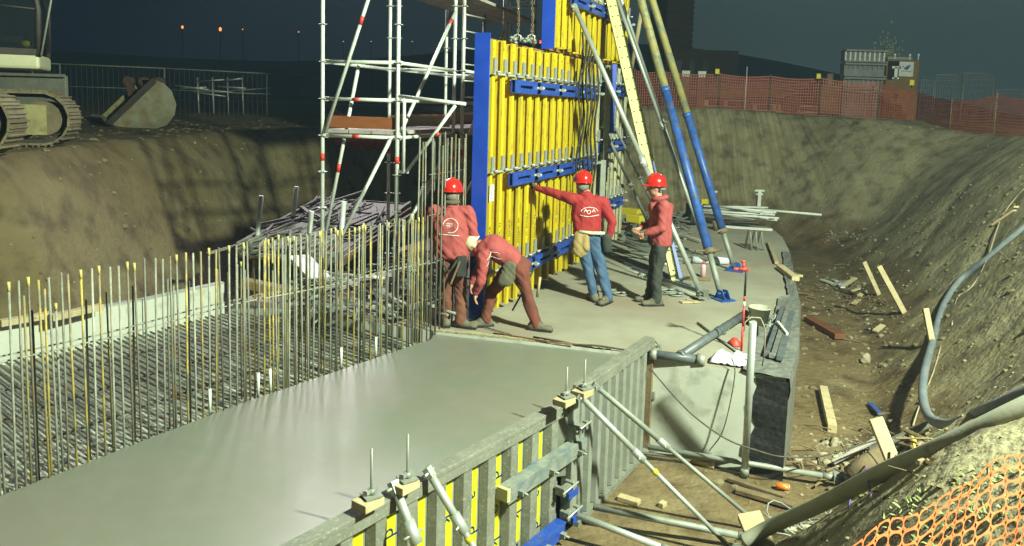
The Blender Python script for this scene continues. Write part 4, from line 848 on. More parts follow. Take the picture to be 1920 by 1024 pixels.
def person(label, base, scale, J, jm, tm, wr=.010, head_fwd=(0, 1, 0), seed=0, gloves=('skin', 'skin'), hood=False, rz=0., jr=1., noneck=False, cuts=None):
    """J: joints in local metres (x right of picture, y away, z up)."""
    t = thing('person', label, 'person', base, rz); t.scale = (scale * 1.10, scale * 1.10, scale * 1.06)
    h = Vector(head_fwd).normalized(); hd = Vector(J['head']); upv = Vector(J.get('headup', (0, 0, 1))).normalized()
    # one continuous body from crown to feet
    body = []
    nk = Vector(J['neck']); body += [(tuple(nk), .058, tuple(hd - upv * .05), .055)]
    body += [(tuple(hd + upv * .035), (.078, .092, .09), tuple(hd - upv * .045 + h * .02), (.064, .075, .075)), (tuple(hd - upv * .085 + h * .045), .036, tuple(hd - upv * .03 + h * .05), .045)]
    body += [(tuple(hd + h * .098 - upv * .005), .010, tuple(hd + h * .115 - upv * .032), .014)]
    sd = h.cross(upv)
    for sg in (-1, 1): body += [(tuple(hd + sd * sg * .078 + upv * .012), .014, tuple(hd + sd * sg * .080 - upv * .028), .011)]
    pel, ch = Vector(J['pelvis']), Vector(J['chest']); ax = Vector(J['shl']) - Vector(J['shr']); 
    sh = (Vector(J['shl']) + Vector(J['shr'])) / 2
    body += [(tuple(pel), .10, tuple(ch), .10), (tuple(ch), .10, tuple(sh), .08), (tuple(J['shl']), .05, tuple(J['shr']), .05), (tuple(sh), .05, tuple(nk), .052)]
    for s in 'lr':
        body += [(J['sh' + s], .05, J['el' + s], .038), (J['el' + s], .038, J['ha' + s], .028), (J['hip' + s], .075, J['kn' + s], .052), (J['kn' + s], .05, J['an' + s], .036)]
        f = J['ft' + s]; body += [(J['an' + s], .030, tuple(Vector(J['an' + s]).lerp(Vector(f), .6)), .022)]
        dv = Vector(J['ha' + s]) - Vector(J['el' + s]); body += hand('hand', J['ha' + s], J.get('hd' + s, dv), J.get('hs' + s, (0, 1, 0)), J.get('hc' + s, .45), None, t)
    bo = blob('body', body, M['skin'], t, .0085, 3)
    # eyes, brows and mouth
    for sg in (-1, 1):
        MB().ball(tuple(hd + h * .088 + sd * sg * .031 + upv * .010), .012, 8).build('eye', M['white'], t, local=True)
        MB().ball(tuple(hd + h * .098 + sd * sg * .031 + upv * .010), .006, 6).build('pupil', M['black'], t, local=True)
    MB().bar(hd + h * .094 - upv * .055 - sd * .022, hd + h * .094 - upv * .055 + sd * .022, .010, .008).build('mouth', M['red'], t, local=True)
    # trousers
    hl, hr = J['hipl'], J['hipr']; wz = Vector(J['waist'])
    tr = [(tuple(wz), (.165, .12, .05), tuple(pel), (.175, .135, .10)), (tuple(pel), (.17, .13, .10), hl, .105), (tuple(pel), (.17, .13, .10), hr, .105)]
    for s in 'lr':
        a = J['an' + s]; tr += [(J['hip' + s], .105, lp(J['hip' + s], J['kn' + s], .55), .088), (lp(J['hip' + s], J['kn' + s], .55), .088, J['kn' + s], .072), (J['kn' + s], .072, lp(J['kn' + s], a, .5), .070), (lp(J['kn' + s], a, .5), .070, lp(J['kn' + s], a, 1.06), .066)]
    blob('trousers', tr, M[tm], t, .012, 4, wr * 1.2, seed + 1)
    # jacket
    hem = Vector(J['hem']); hs = J.get('hemr', (.20, .15, .05)); cs = J.get('chr', (.195, .135, .12))
    jk = [(tuple(hem), hs, tuple(ch), cs), (tuple(ch), cs, tuple(sh - (sh - ch).normalized() * .03), (.17, .11, .08)), (J['shl'], .075, J['shr'], .075), (tuple(sh), .10, tuple(sh.lerp(nk, .75)), .068)]
    for s in 'lr':
        jk += [(J['sh' + s], .080, lp(J['sh' + s], J['el' + s], .5), .068), (lp(J['sh' + s], J['el' + s], .5), .068, J['el' + s], .058), (J['el' + s], .060, lp(J['el' + s], J['ha' + s], .5), .054), (lp(J['el' + s], J['ha' + s], .5), .052, lp(J['el' + s], J['ha' + s], .95), .040)]
    jo = blob('jacket', jk, jm, t, .012, 4, wr, seed)
    if not noneck: MB().path([tuple(nk + Vector((.062 * math.cos(k * math.pi / 6), .06 * math.sin(k * math.pi / 6), -.025 + .008 * math.sin(k)))) for k in range(13)], .022, 8).build('collar', jm, t, local=True)
    # boots with soles
    for s in 'lr':
        a, f = Vector(J['an' + s]), Vector(J['ft' + s]); d = (f - a); d.z = 0; d = d.normalized() if d.length > .01 else Vector((0, 1, 0))
        he = Vector((a.x, a.y, .045)) - d * .05; to = Vector((a.x, a.y, .04)) + d * .165
        blob('boot', [(tuple(a), .060, tuple(he), (.052, .052, .045)), (tuple(he), (.05, .05, .045), tuple(to), (.046, .046, .036)), (tuple(Vector(a) - Z3 * .03), .056, tuple(he.lerp(to, .5) + Z3 * .02), .048)], M['boot'], t, .010, 3)
        x = d.cross(Z3); b = MB(); b.slab([he - d * .05 - x * .035 , he - d * .05 + x * .035, he.lerp(to, .6) + x * .05, to + x * .038 + d * .03, to - x * .038 + d * .03, he.lerp(to, .6) - x * .05], (0, 0, .022)); 
        for i in range(len(b.v)): b.v[i] = (b.v[i][0], b.v[i][1], b.v[i][2] - .045)
        b.build('boot_sole', M['black'], t, local=True)
    for s, g in zip('lr', gloves):
        if g != 'skin':
            dv = Vector(J['ha' + s]) - Vector(J['el' + s]); caps = [(c[0], c[1] * 1.22, c[2], c[3] * 1.22) for c in hand('g', J['ha' + s], J.get('hd' + s, dv), J.get('hs' + s, (0, 1, 0)), J.get('hc' + s, .45), None, t)]
            blob('glove', caps, M[g], t, .0085, 2)
    return t
def arcprint(par, c, right, up, n_, arcs, m_='white'):
    """flat print on clothing: list of polylines (in metres) with width"""
    b = MB(); R_, U, N_ = Vector(right), Vector(up), Vector(n_)
    for pts, w_ in arcs:
        P = [c + R_ * x + U * y + N_ * .004 for x, y in pts]
        for a, e in zip(P, P[1:]): b.bar(a, e + (e - a) * .15, w_, .004, up=N_)
    b.build('printed_emblem', M[m_], par, local=True)
def snap_print(par, jname, centre, right, up, arcs, m_='white', lift=.006):
    """print that follows the cloth: every point is projected onto the jacket"""
    jo = [o for o in par.children if o.name.split('.')[0] == jname][0]
    from mathutils.bvhtree import BVHTree
    me_ = jo.data; bv = BVHTree.FromPolygons([v.co for v in me_.vertices], [p.vertices[:] for p in me_.polygons])
    c = Vector(centre); R_, U = Vector(right).normalized(), Vector(up).normalized(); D = U.cross(R_)  # pointing away from the viewer
    if D.y < 0: D = -D
    b = MB()
    for pts, w_ in arcs:
        P = []
        for (x0, y0), (x1, y1) in zip(pts, pts[1:]):
            n = max(1, int(math.hypot(x1 - x0, y1 - y0) / .012))
            P += [(x0 + (x1 - x0) * k / n, y0 + (y1 - y0) * k / n) for k in range(n)]
        P.append(pts[-1]); Q = []
        for x, y in P:
            h_ = bv.ray_cast(c + R_ * x + U * y - D * .6, D)
            if h_[0] is not None: Q.append(h_[0] - D * lift)
        for a, e in zip(Q, Q[1:]):
            if (e - a).length > 1e-4: b.bar(a, e + (e - a) * .2, w_, .003, up=D)
    if b.v: b.build('printed_emblem', M[m_], par, local=True)
def ringpts(cx, cy, r, a0, a1, n=18, ry=None): return [(cx + r * math.cos(R(a0 + (a1 - a0) * k / n)), cy + (ry or r) * math.sin(R(a0 + (a1 - a0) * k / n))) for k in range(n + 1)]

# man 1, seen from behind, at the end of the rebar
p = atz(850, 612); J = dict(head=(-.05, .02, 1.62), neck=(-.05, .0, 1.50), chest=(-.06, 0, 1.25), pelvis=(-.03, 0, .92), waist=(-.04, 0, 1.0), hem=(-.03, 0, .87),
    shl=(-.25, 0, 1.41), shr=(.15, 0, 1.41), ell=(-.32, .10, 1.14), elr=(.22, .02, 1.13), hal=(-.26, .28, 1.02), har=(.21, .10, .88), hipl=(-.11, 0, .86), hipr=(.06, 0, .86), knl=(-.10, .02, .47), knr=(.07, .01, .47), anl=(-.09, 0, .10), anr=(.09, -.03, .10),
    ftl=(-.13, .12, .04), ftr=(.20, -.06, .04), hemr=(.205, .15, .05), chr=(.215, .145, .13), headup=(0, 0, 1))
w1 = person('man in faded red jacket seen from behind at the end of the upright rebar', p, 1.0, J, M['jk1'], 'trbr', .011, (0.15, 1, -.15), 1, ('glove', 'glove'), rz=-p.x / p.y * -1 * .6)
helmet(w1, (-.05, .02, 1.665), R(80), (0, .02, 0), M['helmet'])
MB().path([(-.05 + .075 * math.cos(k * math.pi / 6), .07 * math.sin(k * math.pi / 6), 1.53) for k in range(13)], .030, 8).build('scarf', M['olive'], w1, local=True)
snap_print(w1, 'jacket', (-.04, 0, 1.26), (1, 0, 0), (0, 0, 1), [(ringpts(0, 0, .085, -110, 170), .007), ([(-.05, .0), (.02, .012)], .007), ([(-.05, .02), (.02, .03)], .006), ([(-.045, -.018), (.015, -.01)], .006), ([(-.13, -.105), (.10, -.115)], .008)])
b = MB(); b.path([(-.17, -.13, .86), (-.04, -.15, .70), (.05, -.14, .86)], .015, 8); b.frame((.10, -.13, .78), (.05, 0, 0), (0, .03, 0), (0, 0, .12)); b.build('tool_belt', M['dark_cloth'], w1, local=True)
MB().bar((-.02, -.15, .56), (.08, -.15, .84), .026, .02).build('hammer', M['timber_d'], w1, local=True)

# man 2 bending down at the blue board
p = atz(950, 616); J = dict(head=(-.40, .05, .98), neck=(-.33, .03, 1.00), chest=(-.18, .02, .99), pelvis=(.10, 0, .78), waist=(.04, 0, .85), hem=(.06, 0, .82),
    shl=(-.30, .17, .93), shr=(-.28, -.16, .90), ell=(-.34, .20, .66), elr=(-.30, -.18, .62), hal=(-.42, .18, .50), har=(-.36, -.10, .45), hipl=(.05, .09, .74), hipr=(.13, -.09, .74), knl=(-.18, .10, .42), knr=(.22, -.06, .42), anl=(-.25, .06, .10), anr=(.33, -.04, .10),
    ftl=(-.36, .02, .04), ftr=(.46, -.08, .04), hemr=(.10, .16, .14), chr=(.14, .19, .14), headup=(-.75, 0, .35), hdl=(-.2, 0, -1), hdr=(-.1, .1, -1))
w2 = person('bending man with a pale cap reaching down at the foot of the blue board', p, 1.02, J, M['jk1'], 'trred', .010, (-.45, 0, -1), 2, noneck=True)
b = MB(); b.lathe([(.112, 0), (.113, .03), (.10, .07), (.07, .095), (0, .105)], (0, 0, 0), 16); me_ = b.mesh('cap', M['cap']); o = link('cap', me_, w2); o.location = (-.41, .05, 1.01); o.rotation_euler = (0, R(-48), 0)
blob('pouch', [((.02, -.14, .78), (.09, .05, .07), (-.02, -.15, .62), (.10, .05, .08))], M['olive'], w2, .012, 3, .012, 3)
snap_print(w2, 'jacket', (-.12, 0, 1.05), (1, 0, .0), (.1, -.7, .7), [(ringpts(-.05, .02, .07, 20, 160, 10, .03), .012), ([(-.12, -.02), (.05, -.02)], .008)])
MB().path([(.30, .05, .74), (.20, .02, .50), (.06, 0, .22)], .012, 8).build('holstered_bar', M['black'], w2, local=True)
MB().tube((.335, -.10, .42), (.36, -.12, .66), .016, 8).build('hammer_handle', M['timber'], w2, local=True)

# man 3 with arm stretched to the form
p = atz(1118, 566); J = dict(head=(-.22, .06, 1.55), neck=(-.18, .02, 1.44), chest=(-.17, 0, 1.18), pelvis=(-.13, 0, .88), waist=(-.14, 0, .95), hem=(-.15, 0, .90),
    shl=(-.36, 0, 1.36), shr=(.03, 0, 1.33), ell=(-.60, .12, 1.42), elr=(.16, -.02, 1.07), hal=(-.80, .26, 1.46), har=(.12, .0, .83), hipl=(-.22, 0, .84), hipr=(-.05, 0, .84), knl=(-.12, .02, .46), knr=(.04, -.02, .46), anl=(-.03, .03, .10), anr=(.13, -.06, .10),
    ftl=(-.06, .16, .04), ftr=(.03, -.20, .04), hemr=(.175, .135, .05), chr=(.195, .13, .12), hdl=(-.6, .5, .5), hsl=(0, 0, 1), hcl=.1, hdr=(0, 0, -1))
w3 = person('man in blue jeans with a tan pouch stretching one arm against the yellow form', p, 1.06, J, M['jk2'], 'jeans', .010, (-.35, 1, .1), 3, ('glove', 'glove'))
helmet(w3, (-.22, .06, 1.585), R(100), (0, 0, 0), M['helmet'], r=.118)
blob('pouch', [((-.24, -.10, .90), (.09, .05, .06), (-.24, -.12, .70), (.10, .05, .09)), ((-.18, -.13, .86), (.05, .04, .06), (-.17, -.14, .74), (.05, .04, .05))], M['leather'], w3, .012, 3, .008, 4)
MB().path([(-.26, -.12, .95), (-.10, -.155, .94), (.05, -.13, .94)], .022, 8).build('belt', M['cap'], w3, local=True)
blob('nail_bag', [((.08, -.10, .88), (.06, .05, .06), (.10, -.10, .74), (.06, .05, .07))], M['dark_cloth'], w3, .012, 3, .008, 6)
snap_print(w3, 'jacket', (-.14, 0, 1.22), (1, 0, 0), (0, 0, 1), [(ringpts(0, -.02, .11, 15, 165, 14, .07), .007), (ringpts(-.01, -.01, .022, 0, 360, 10), .008), ([(-.12, -.055), (-.02, -.07), (.12, -.05)], .007), ([(-.07, -.01), (-.05, .02), (-.03, -.01)], .008), ([(.03, -.01), (.05, .02), (.07, -.01)], .008)])

# man 4 in profile
p = atz(1228, 570); J = dict(head=(-.06, .02, 1.60), neck=(-.02, .02, 1.47), chest=(.02, 0, 1.20), pelvis=(.03, 0, .88), waist=(.03, 0, .96), hem=(.03, 0, .84),
    shl=(.02, -.19, 1.38), shr=(.0, .19, 1.38), ell=(.0, -.24, 1.09), elr=(-.04, .22, 1.10), hal=(-.20, -.18, 1.00), har=(-.22, .10, 1.03), hipl=(.02, -.09, .84), hipr=(.03, .09, .84), knl=(-.01, -.08, .47), knr=(-.02, .10, .47), anl=(.0, -.09, .10), anr=(-.05, .10, .10),
    ftl=(-.13, -.11, .04), ftr=(-.18, .10, .04), hemr=(.15, .20, .05), chr=(.145, .20, .13), hsl=(0, 0, 1), hsr=(0, 0, 1), hcl=.7, hcr=.7)
w4 = person('man in black trousers standing in profile in front of the thick props', p, 1.02, J, M['jk1'], 'trblk', .010, (-1, .12, -.1), 5)
helmet(w4, (-.055, .02, 1.635), R(175), (0, 0, 0), M['helmet'], r=.118)
MB().path([(.0 + .085 * math.cos(k * math.pi / 6), .02 + .085 * math.sin(k * math.pi / 6), 1.46 + .02 * math.cos(k * math.pi / 6)) for k in range(13)], .032, 8).build('hood', M['jk1'], w4, local=True)
MB().path([(-.02 + .075 * math.cos(k * math.pi / 8), .02 + .085 * math.sin(k * math.pi / 8), 1.585) for k in range(-4, 5)], .022, 8).build('hair', M['hair'], w4, local=True)
for o_, c_ in ((w1, (-.05, -.045, 1.60)), (w3, (-.22, .0, 1.52))): MB().ball(c_, (.074, .055, .06), 12).build('hair', M['hair'], o_, local=True)
random.seed(31)
# ---------------------------------------------------------------- things on the slab
a, b_, c = atz(1275, 668, .06), atz(1398, 588, .12), atz(1222, 664, .05); e = atz(1318, 675, .05)
t = thing('pump_pipe', 'dark steel Y shaped concrete pump pipe with a round coupling, lying at the slab corner', 'pipe', (a.x, a.y, 0))
MB().tube(a, b_, .052, 14).build('long_pipe', M['pump'], t); MB().tube(c, e - (e - c) * .1, .05, 14).build('cross_pipe', M['pump'], t)
MB().tube(e - (e - c) * .12, e + (e - c) * .04, .066, 16).tube(c - (e - c) * .04, c + (e - c) * .10, .062, 14).build('coupling', M['galv_d'], t)
b = MB(); d = (b_ - a).normalized(); b.tube(a - d * .03, a + d * .05, .064, 12); b.tube(a.lerp(b_, .55) - d * .02, a.lerp(b_, .55) + d * .02, .060, 12); b.build('clamp_ring', M['pump'], t)
tag(MB().tube(atz(1308, 605, .02), atz(1385, 662, .02), .014, 8).build('steel_bar', M['galv_d']), 'thin dark steel bar lying across under the pump pipe', 'steel bar')
tag(MB().path([atz(1240, 655, .04), atz(1228, 640, .10), atz(1216, 650, .18), atz(1222, 668, .02)], .008, 6).build('wire_loop', M['cable']), 'small wire loop at the top of the plain formwork panel', 'wire')
# bucket
p = atz(1422, 612); t = thing('builders_bucket', 'pale dirty builders bucket standing near the right edge of the slab', 'bucket', p)
b = MB(); b.lathe([(0, .006), (.105, 0), (.145, .255), (.152, .255), (.152, .268), (.140, .268), (.102, .02), (0, .02)], p, 22); b.build('tub', M['bucket'], t)
b = MB(); b.path([p + Vector((.15 * math.cos(k * math.pi / 10), -.15 * math.sin(k * math.pi / 10) * .55, .25 - .12 * math.sin(k * math.pi / 10))) for k in range(11)], .004, 6); b.build('handle', M['galv_d'], t)
# red and white surveying rod on foot, with the red handle top
p = atz(1390, 658); tp = Vector((p.x + .03, p.y, 0)); t = thing('marking_rod', 'thin red and white rod with a red handle, upright in front of the bucket', 'rod', p)
hs = aty(1396, 505, p.y).z
for k, (z0, z1, m_) in enumerate([(0, .28, 'red'), (.28, .50, 'red'), (.50, .56, 'white'), (.56, .62, 'red'), (.62, hs, 'black')]): MB().tube((p.x, p.y, z0 * hs / .92 if k < 4 else .62 * hs / .92), (p.x, p.y, z1 * hs / .92 if k < 4 else hs), .014, 8).build('rod_section', M[m_], t)
b = MB(); q = Vector((p.x, p.y, hs)); b.tube(q + Vector((-.09, 0, .0)), q + Vector((.03, 0, 0)), .022, 8); b.ball(q + Vector((-.12, 0, .0)), (.05, .02, .018), 8); b.tube(q + Vector((-.035, 0, .0)), q + Vector((-.035, 0, .08)), .014, 8); b.ball(q + Vector((-.04, 0, .09)), (.035, .02, .018), 8); b.build('handle', M['red'], t)
MB().lathe([(.0, .10), (.03, .09), (.09, .02), (.09, 0), (0, 0)], p + Vector((-.02, .22, 0)), 12).build('foot', M['red'], t)
# tall steel tube leaning on the slab side
a, b_ = atz(1396, 888, -1.1), Vector(aty(1412, 604, 7.62)); t = thing('leaning_steel_tube', 'bright steel tube standing upright before the slab side, wire looped over its top', 'steel tube', a)
MB().tube(a, b_, .038, 14).build('tube', M['galv'], t); MB().tube(a - Vector((.0, 0, .02)), a + (b_ - a).normalized() * .08, .05, 8).build('socket', M['galv_d'], t)
MB().path([b_ + Vector((-.09, 0, -.10)), b_ + Vector((-.08, 0, 0)), b_ + Vector((-.02, 0, .05)), b_ + Vector((.08, .02, .04)), b_ + Vector((.14, .03, -.08)), b_ + Vector((.17, .1, -.35)), b_ + Vector((.19, .2, -.52))], .006, 6).build('wire', M['rope'], t)
# white sheet / paper sack
vs = []; N = 12; q = [atz(1330, 678, .03), atz(1398, 688, .03), atz(1405, 662, .05), atz(1352, 660, .05)]
for i in range(N + 1):
    for j in range(7):
        s_, r_ = i / N, j / 6; u_ = q[0].lerp(q[1], s_); v_ = q[3].lerp(q[2], s_); w_ = u_.lerp(v_, r_); vs.append((w_.x, w_.y, .02 + .05 * abs(noise.noise(Vector((i * .6, j * .9, 2)))) + .09 * math.sin(r_ * math.pi) * (.6 + .4 * math.sin(i))))
o = MB().add(vs, [(i * 7 + j, i * 7 + j + 1, (i + 1) * 7 + j + 1, (i + 1) * 7 + j) for i in range(N) for j in range(6)], 0, True).build('plastic_sheet', M['sheet_w']); sm_ = o.modifiers.new('thick', 'SOLIDIFY'); sm_.thickness = .006; tag(o, 'crumpled white plastic sheet at the front edge of the slab beside the marking rod', 'sheet')
# angle bars bundle on the membrane
for i, (x0, y0, x1, y1) in enumerate([(1440, 665, 1468, 578), (1448, 668, 1476, 580), (1462, 672, 1484, 586)]):
    o = MB().bar(atz(x0, y0, .07), atz(x1, y1, .07), .075, .055).build('steel_channel', M['pump' if i != 1 else 'membrane'], bevel=.004)
    tag(o, 'dark steel channel lying on the edge membrane, %s of three' % ['left', 'middle', 'right'][i], 'steel channel', 'dark channels on the membrane')
for i, (px, py) in enumerate([(1452, 600), (1380, 672), (1405, 678), (1358, 622), (1442, 612)]):
    p = atz(px, py, .04); b = MB(); b.tube(p + Vector((-.07, 0, .01)), p + Vector((.07, .03, .02)), .016, 8); b.ball(p, (.035, .03, .035), 8); b.tube(p, p + Vector((.03, .05, .07)), .012, 6); b.box(p + Vector((-.04, 0, .0)), (.04, .06, .05), .4)
    tag(b.build('pipe_coupler', M['galv_d']), ['small steel coupler beside the channels, left of the membrane', 'dark coupler at the right end of the white sheet', 'coupler just right of the leaning steel tube', 'small coupler under the pump pipe', 'coupler between the bucket and the channels'][i], 'coupler', 'loose couplers on the slab')
p0_, p1_ = atz(1458, 605, .12), atz(1476, 628, .10); tag(MB().bar(p0_, p1_, .03, .05).build('white_trowel', M['plast_w']), 'small white trowel blade on the dark channels', 'trowel')
# timbers on the far slab
plank('short pale timber crossing the slab edge, nearest of the edge timbers', atz(1462, 500, .05), atz(1492, 523, .05), .13, .08)
plank('thin pale timber lying lengthwise on the slab edge', atz(1441, 455, .04), atz(1456, 493, .04), .07, .05)
plank('small timber offcut just off the slab edge', atz(1490, 517, .02), atz(1504, 517, .02), .08, .04)
plank('pale straight edge board across the slab before the pipe rack', atz(1340, 424, .04), atz(1448, 431, .04), .09, .06, 'plast_w', cat='board')
plank('long brown timber lying flat left of the thick prop foot', atz(1278, 521, .03), atz(1332, 524, .03), .06, .05, 'timber_d')
# rolled white foil
a, b_ = atz(1298, 487, .07), atz(1366, 490, .07); t = thing('foil_roll', 'white plastic foil roll lying behind the thick prop', 'foil roll', a); MB().path([a, a.lerp(b_, .4) + Z3 * .01, b_], [.07, .08, .065], 12).build('roll', M['sheet_w'], t); MB().tube(b_, b_ + (b_ - a).normalized() * .05, .03, 8).build('core', M['timber_d'], t)
# pink can
p = atz(1318, 520); t = thing('spray_can', 'pink and white can standing on the slab left of the thick prop', 'can', p); MB().lathe([(0, 0), (.045, 0), (.045, .19), (.03, .23), (0, .23)], p, 14).build('body', M['pink'], t); MB().lathe([(.018, .23), (.022, .24), (.022, .28), (0, .28)], p, 10).build('cap', M['red'], t)
# clamp stand
p = atz(1412, 468); t = thing('steel_clamp_frame', 'small upright steel clamp frame alone on the far slab', 'clamp', p)
for i in range(3): MB().path([p + Vector((-.14 + .12 * i, .1, .0)), p + Vector((-.12 + .12 * i, 0, .40)), p + Vector((-.08 + .12 * i, 0, .36)), p + Vector((-.06 + .12 * i, -.1, 0))], .022, 6).build('bracket', M['galv_s'], t)
# edge rope / cable on the joint
tag(MB().path([atz(1000, 632, .03), atz(1050, 640, .04), atz(1078, 646, .02), atz(1120, 648, .05), atz(1165, 655, .03), atz(1205, 660, .04)], .012, 6).build('black_cable', M['cable']), 'black cable lying along the construction joint', 'cable')
tag(MB().path([atz(925, 625, .03), atz(975, 632, .03), atz(1030, 641, .03), atz(1075, 645, .04)], .010, 6).build('red_cable', M['timber_r']), 'reddish cable lying along the joint behind the bending man', 'cable')
tag(MB().path([atz(862, 545, .3), atz(878, 580, .12), atz(905, 612, .02), atz(960, 628, .02)], .008, 6).build('thin_cable', M['cable']), 'thin cable hanging from the standing man down to the joint', 'cable')
# loose formwork parts near the feet of the men
def tieplate(px, py, label):
    p = atz(px, py, .02); b = MB()
    b.path([p + Vector((.11 * math.cos(k * .7), .10 * math.sin(k * .7), 0)) for k in range(10)], .014, 6, caps=False); b.tube(p - Vector((.2, 0, 0)), p + Vector((.12, .04, .02)), .014, 6); b.ball(p + Vector((.05, 0, .02)), (.05, .05, .02), 8)
    tag(b.build('wing_nut_plate', M['galv_d']), label, 'formwork fitting', 'loose fittings on the slab')
for x_, y_, l_ in [(1163, 551, 'round steel fitting on the slab between the two men on the right'), (1142, 546, 'small steel fitting right of the blue jeans'), (1268, 552, 'steel fitting just right of the black trousers boots'), (1252, 545, 'steel fitting close to the right man, farther back')]: tieplate(x_, y_, l_)
b = MB(); p = atz(1293, 566, .02); b.frame(p, (.14, .03, 0), (-.02, .035, 0), (0, 0, .012)).frame(p + Vector((.02, .04, .01)), (.05, -.07, 0), (.02, .015, 0), (0, 0, .012)); tag(b.build('timber_offcuts', M['timber']), 'crossed pale offcuts in front of the prop foot', 'offcut')
# pile of steel between the props
random.seed(77); k = 0
nm = ['topmost', 'second', 'third', 'fourth', 'fifth', 'sixth', 'seventh', 'eighth', 'ninth', 'tenth', 'eleventh', 'twelfth', 'thirteenth', 'fourteenth']
for i in range(14):
    x0 = random.uniform(1140, 1190); y0 = 412 + i * 4.6 + random.uniform(-3, 3); L_ = random.uniform(90, 150); sl = random.uniform(.05, .42)
    a, b_ = atz(x0, y0, random.uniform(.05, .22)), atz(x0 + L_, y0 + L_ * sl, random.uniform(.03, .16)); t = thing('steel_stock', 'grey steel tube or bar in the untidy pile behind the right man', 'steel bar', a, 0, 'steel bars piled behind the right man')
    if i % 3: MB().tube(a, b_, random.uniform(.02, .035), 8).build('tube', M[random.choice(['galv', 'galv_d', 'galv_s'])], t)
    else: MB().bar(a, b_, .07, .05).build('bar', M[random.choice(['galv_d', 'timber_r', 'galv_s'])], t)
for i in range(6):
    a, b_ = atz(1130 + 14 * i, 470 + 8 * i, .03), atz(1230 + 16 * i, 505 + 8 * i, .03); t = MB().bar(a, b_, .045, .05).build('steel_stock', M['pump']); tag(t, 'dark flat bar lying towards the thick prop feet', 'steel bar', 'dark flat bars on the slab')
sc_ = MB()
for i in range(120):
    p = atz(random.uniform(1135, 1290), random.uniform(398, 440), random.uniform(.02, .2)); d = Vector((random.uniform(-1, 1), random.uniform(-1, 1), random.uniform(-.3, .3))).normalized() * random.uniform(.05, .22); sc_.bar(p - d, p + d, random.uniform(.03, .08), random.uniform(.02, .05))
sc_.build('loose_steel_parts', M['galv_s'], kind='stuff')
p = atz(1143, 432); tag(blob('cloth_sack', [((p.x, p.y, .10), (.22, .20, .14), (p.x + .05, p.y + .1, .38), (.15, .15, .16)), ((p.x + .1, p.y, .1), (.2, .2, .1), None, 0)], M['deck'], None, .03, 2, .05, 8), 'pale cloth sack standing behind the man in jeans', 'sack')
for i, (x0, y0, x1, y1) in enumerate([(1165, 395, 1200, 400), (1178, 408, 1205, 412), (1292, 372, 1322, 380)]):
    a, b_ = atz(x0, y0, .22), atz(x1, y1, .22); o = MB().bar(a, b_, .22, .20).build('yellow_crate', M['yell_t'], bevel=.02); tag(o, ['yellow plastic box in the clutter beyond the man in jeans', 'flat yellow box in front of the other yellow box', 'yellow ended box beside the pipe rack'][i], 'box')
p = atz(1300, 400, .3); tag(MB().box(p, (.3, .3, .5), .3).tube(p + Vector((0, 0, .25)), p + Vector((0, 0, .33)), .1, 10).build('dark_container', M['black'], bevel=.03), 'black container behind the thick props', 'container')
p = atz(1345, 432, 0); tag(MB().lathe([(0, 0), (.10, 0), (.13, .22), (.12, .22), (.09, .02), (0, .02)], p, 14).build('rusty_tin', M['timber_d']), 'rusty tin on the slab between the thick props', 'tin')
# pipe rack
rk = thing('pipe_rack', 'pale steel rack at the far slab edge holding white tubes', 'rack', atz(1400, 400))
for i, (px, pyb, pyt) in enumerate([(1421, 402, 356), (1334, 392, 358)]):
    a = atz(px, pyb); hz = aty(px, pyt, a.y).z; MB().bar(a, Vector((a.x, a.y, hz)), .12, .10, up=(1, 0, 0)).frame((a.x, a.y, hz - .02), (.14, 0, 0), (0, .04, 0), (0, 0, .03)).frame((a.x, a.y, hz - .12), (.10, 0, 0), (0, .04, 0), (0, 0, .02)).build('upright', M['waler_y' if 0 else 'plast_w'], rk, bevel=.006)
    MB().frame((a.x, a.y, .05), (.10, 0, 0), (0, .5, 0), (0, 0, .04)).build('foot', M['galv'], rk)
MB().bar(atz(1322, 394, .10), atz(1432, 404, .10), .08, .08).build('bottom_beam', M['plast_w'], rk); MB().bar(atz(1322, 398, .04), atz(1415, 410, .04), .08, .06).build('front_beam', M['plast_w'], rk)
random.seed(4)
for i in range(13):
    yy = random.uniform(-.16, .16); a = atz(1318, 374 + random.uniform(-2, 10), .55); b_ = atz(1462, 390 + random.uniform(-4, 6), .55); z = .28 + .052 * (i % 5) + .01 * random.random()
    a, b_ = Vector((a.x, a.y + yy, z)), Vector((b_.x - random.uniform(0, .5), b_.y + yy, z + .02)); o = MB().tube(a, b_, .026, 8).build('white_tube', M['plast_w']); tag(o, 'white tube lying in the pipe rack', 'tube', 'white tubes in the pipe rack')
a, b_ = atz(1400, 391, .45), atz(1541, 403, .45); tag(MB().tube(a, b_, .030, 10).build('long_white_tube', M['plast_w']), 'longest white tube, sticking out of the rack far over the slab edge', 'tube')
# ---------------------------------------------------------------- mud floor and right bank
def stake(label, x0, y0, x1, y1, w_, h_, m_='timber', lift=.05, cat='timber', name='timber_stake'):
    a = ong(x1, y1, -.03); tdep = a.y - .1 * (0); b_ = aty(x0, y0, a.y + .15); return plank(label, a, b_, w_, h_, m_, cat, name, up=(0, 1, 0))
stake('pale stake leaning on the bank, left one of the crossing pair behind the trench', 1620, 491, 1649, 552, .085, .05)
stake('longer pale stake leaning on the bank, right one of the pair', 1648, 499, 1697, 586, .095, .05)
stake('short thick stake on the bend of the grey hose', 1735, 578, 1749, 646, .085, .06)
stake('thick pale board standing in front of the big mud coloured hose', 1641, 784, 1680, 872, .10, .05)
stake('bright yellow stick behind the big hose', 1709, 812, 1718, 842, .035, .03, 'yell_t')
a = ong(1560, 812, .05); b_ = ong(1543, 738, .06); plank('squared wet timber lying alone on the mud floor', a, b_, .11, .11, 'timber')
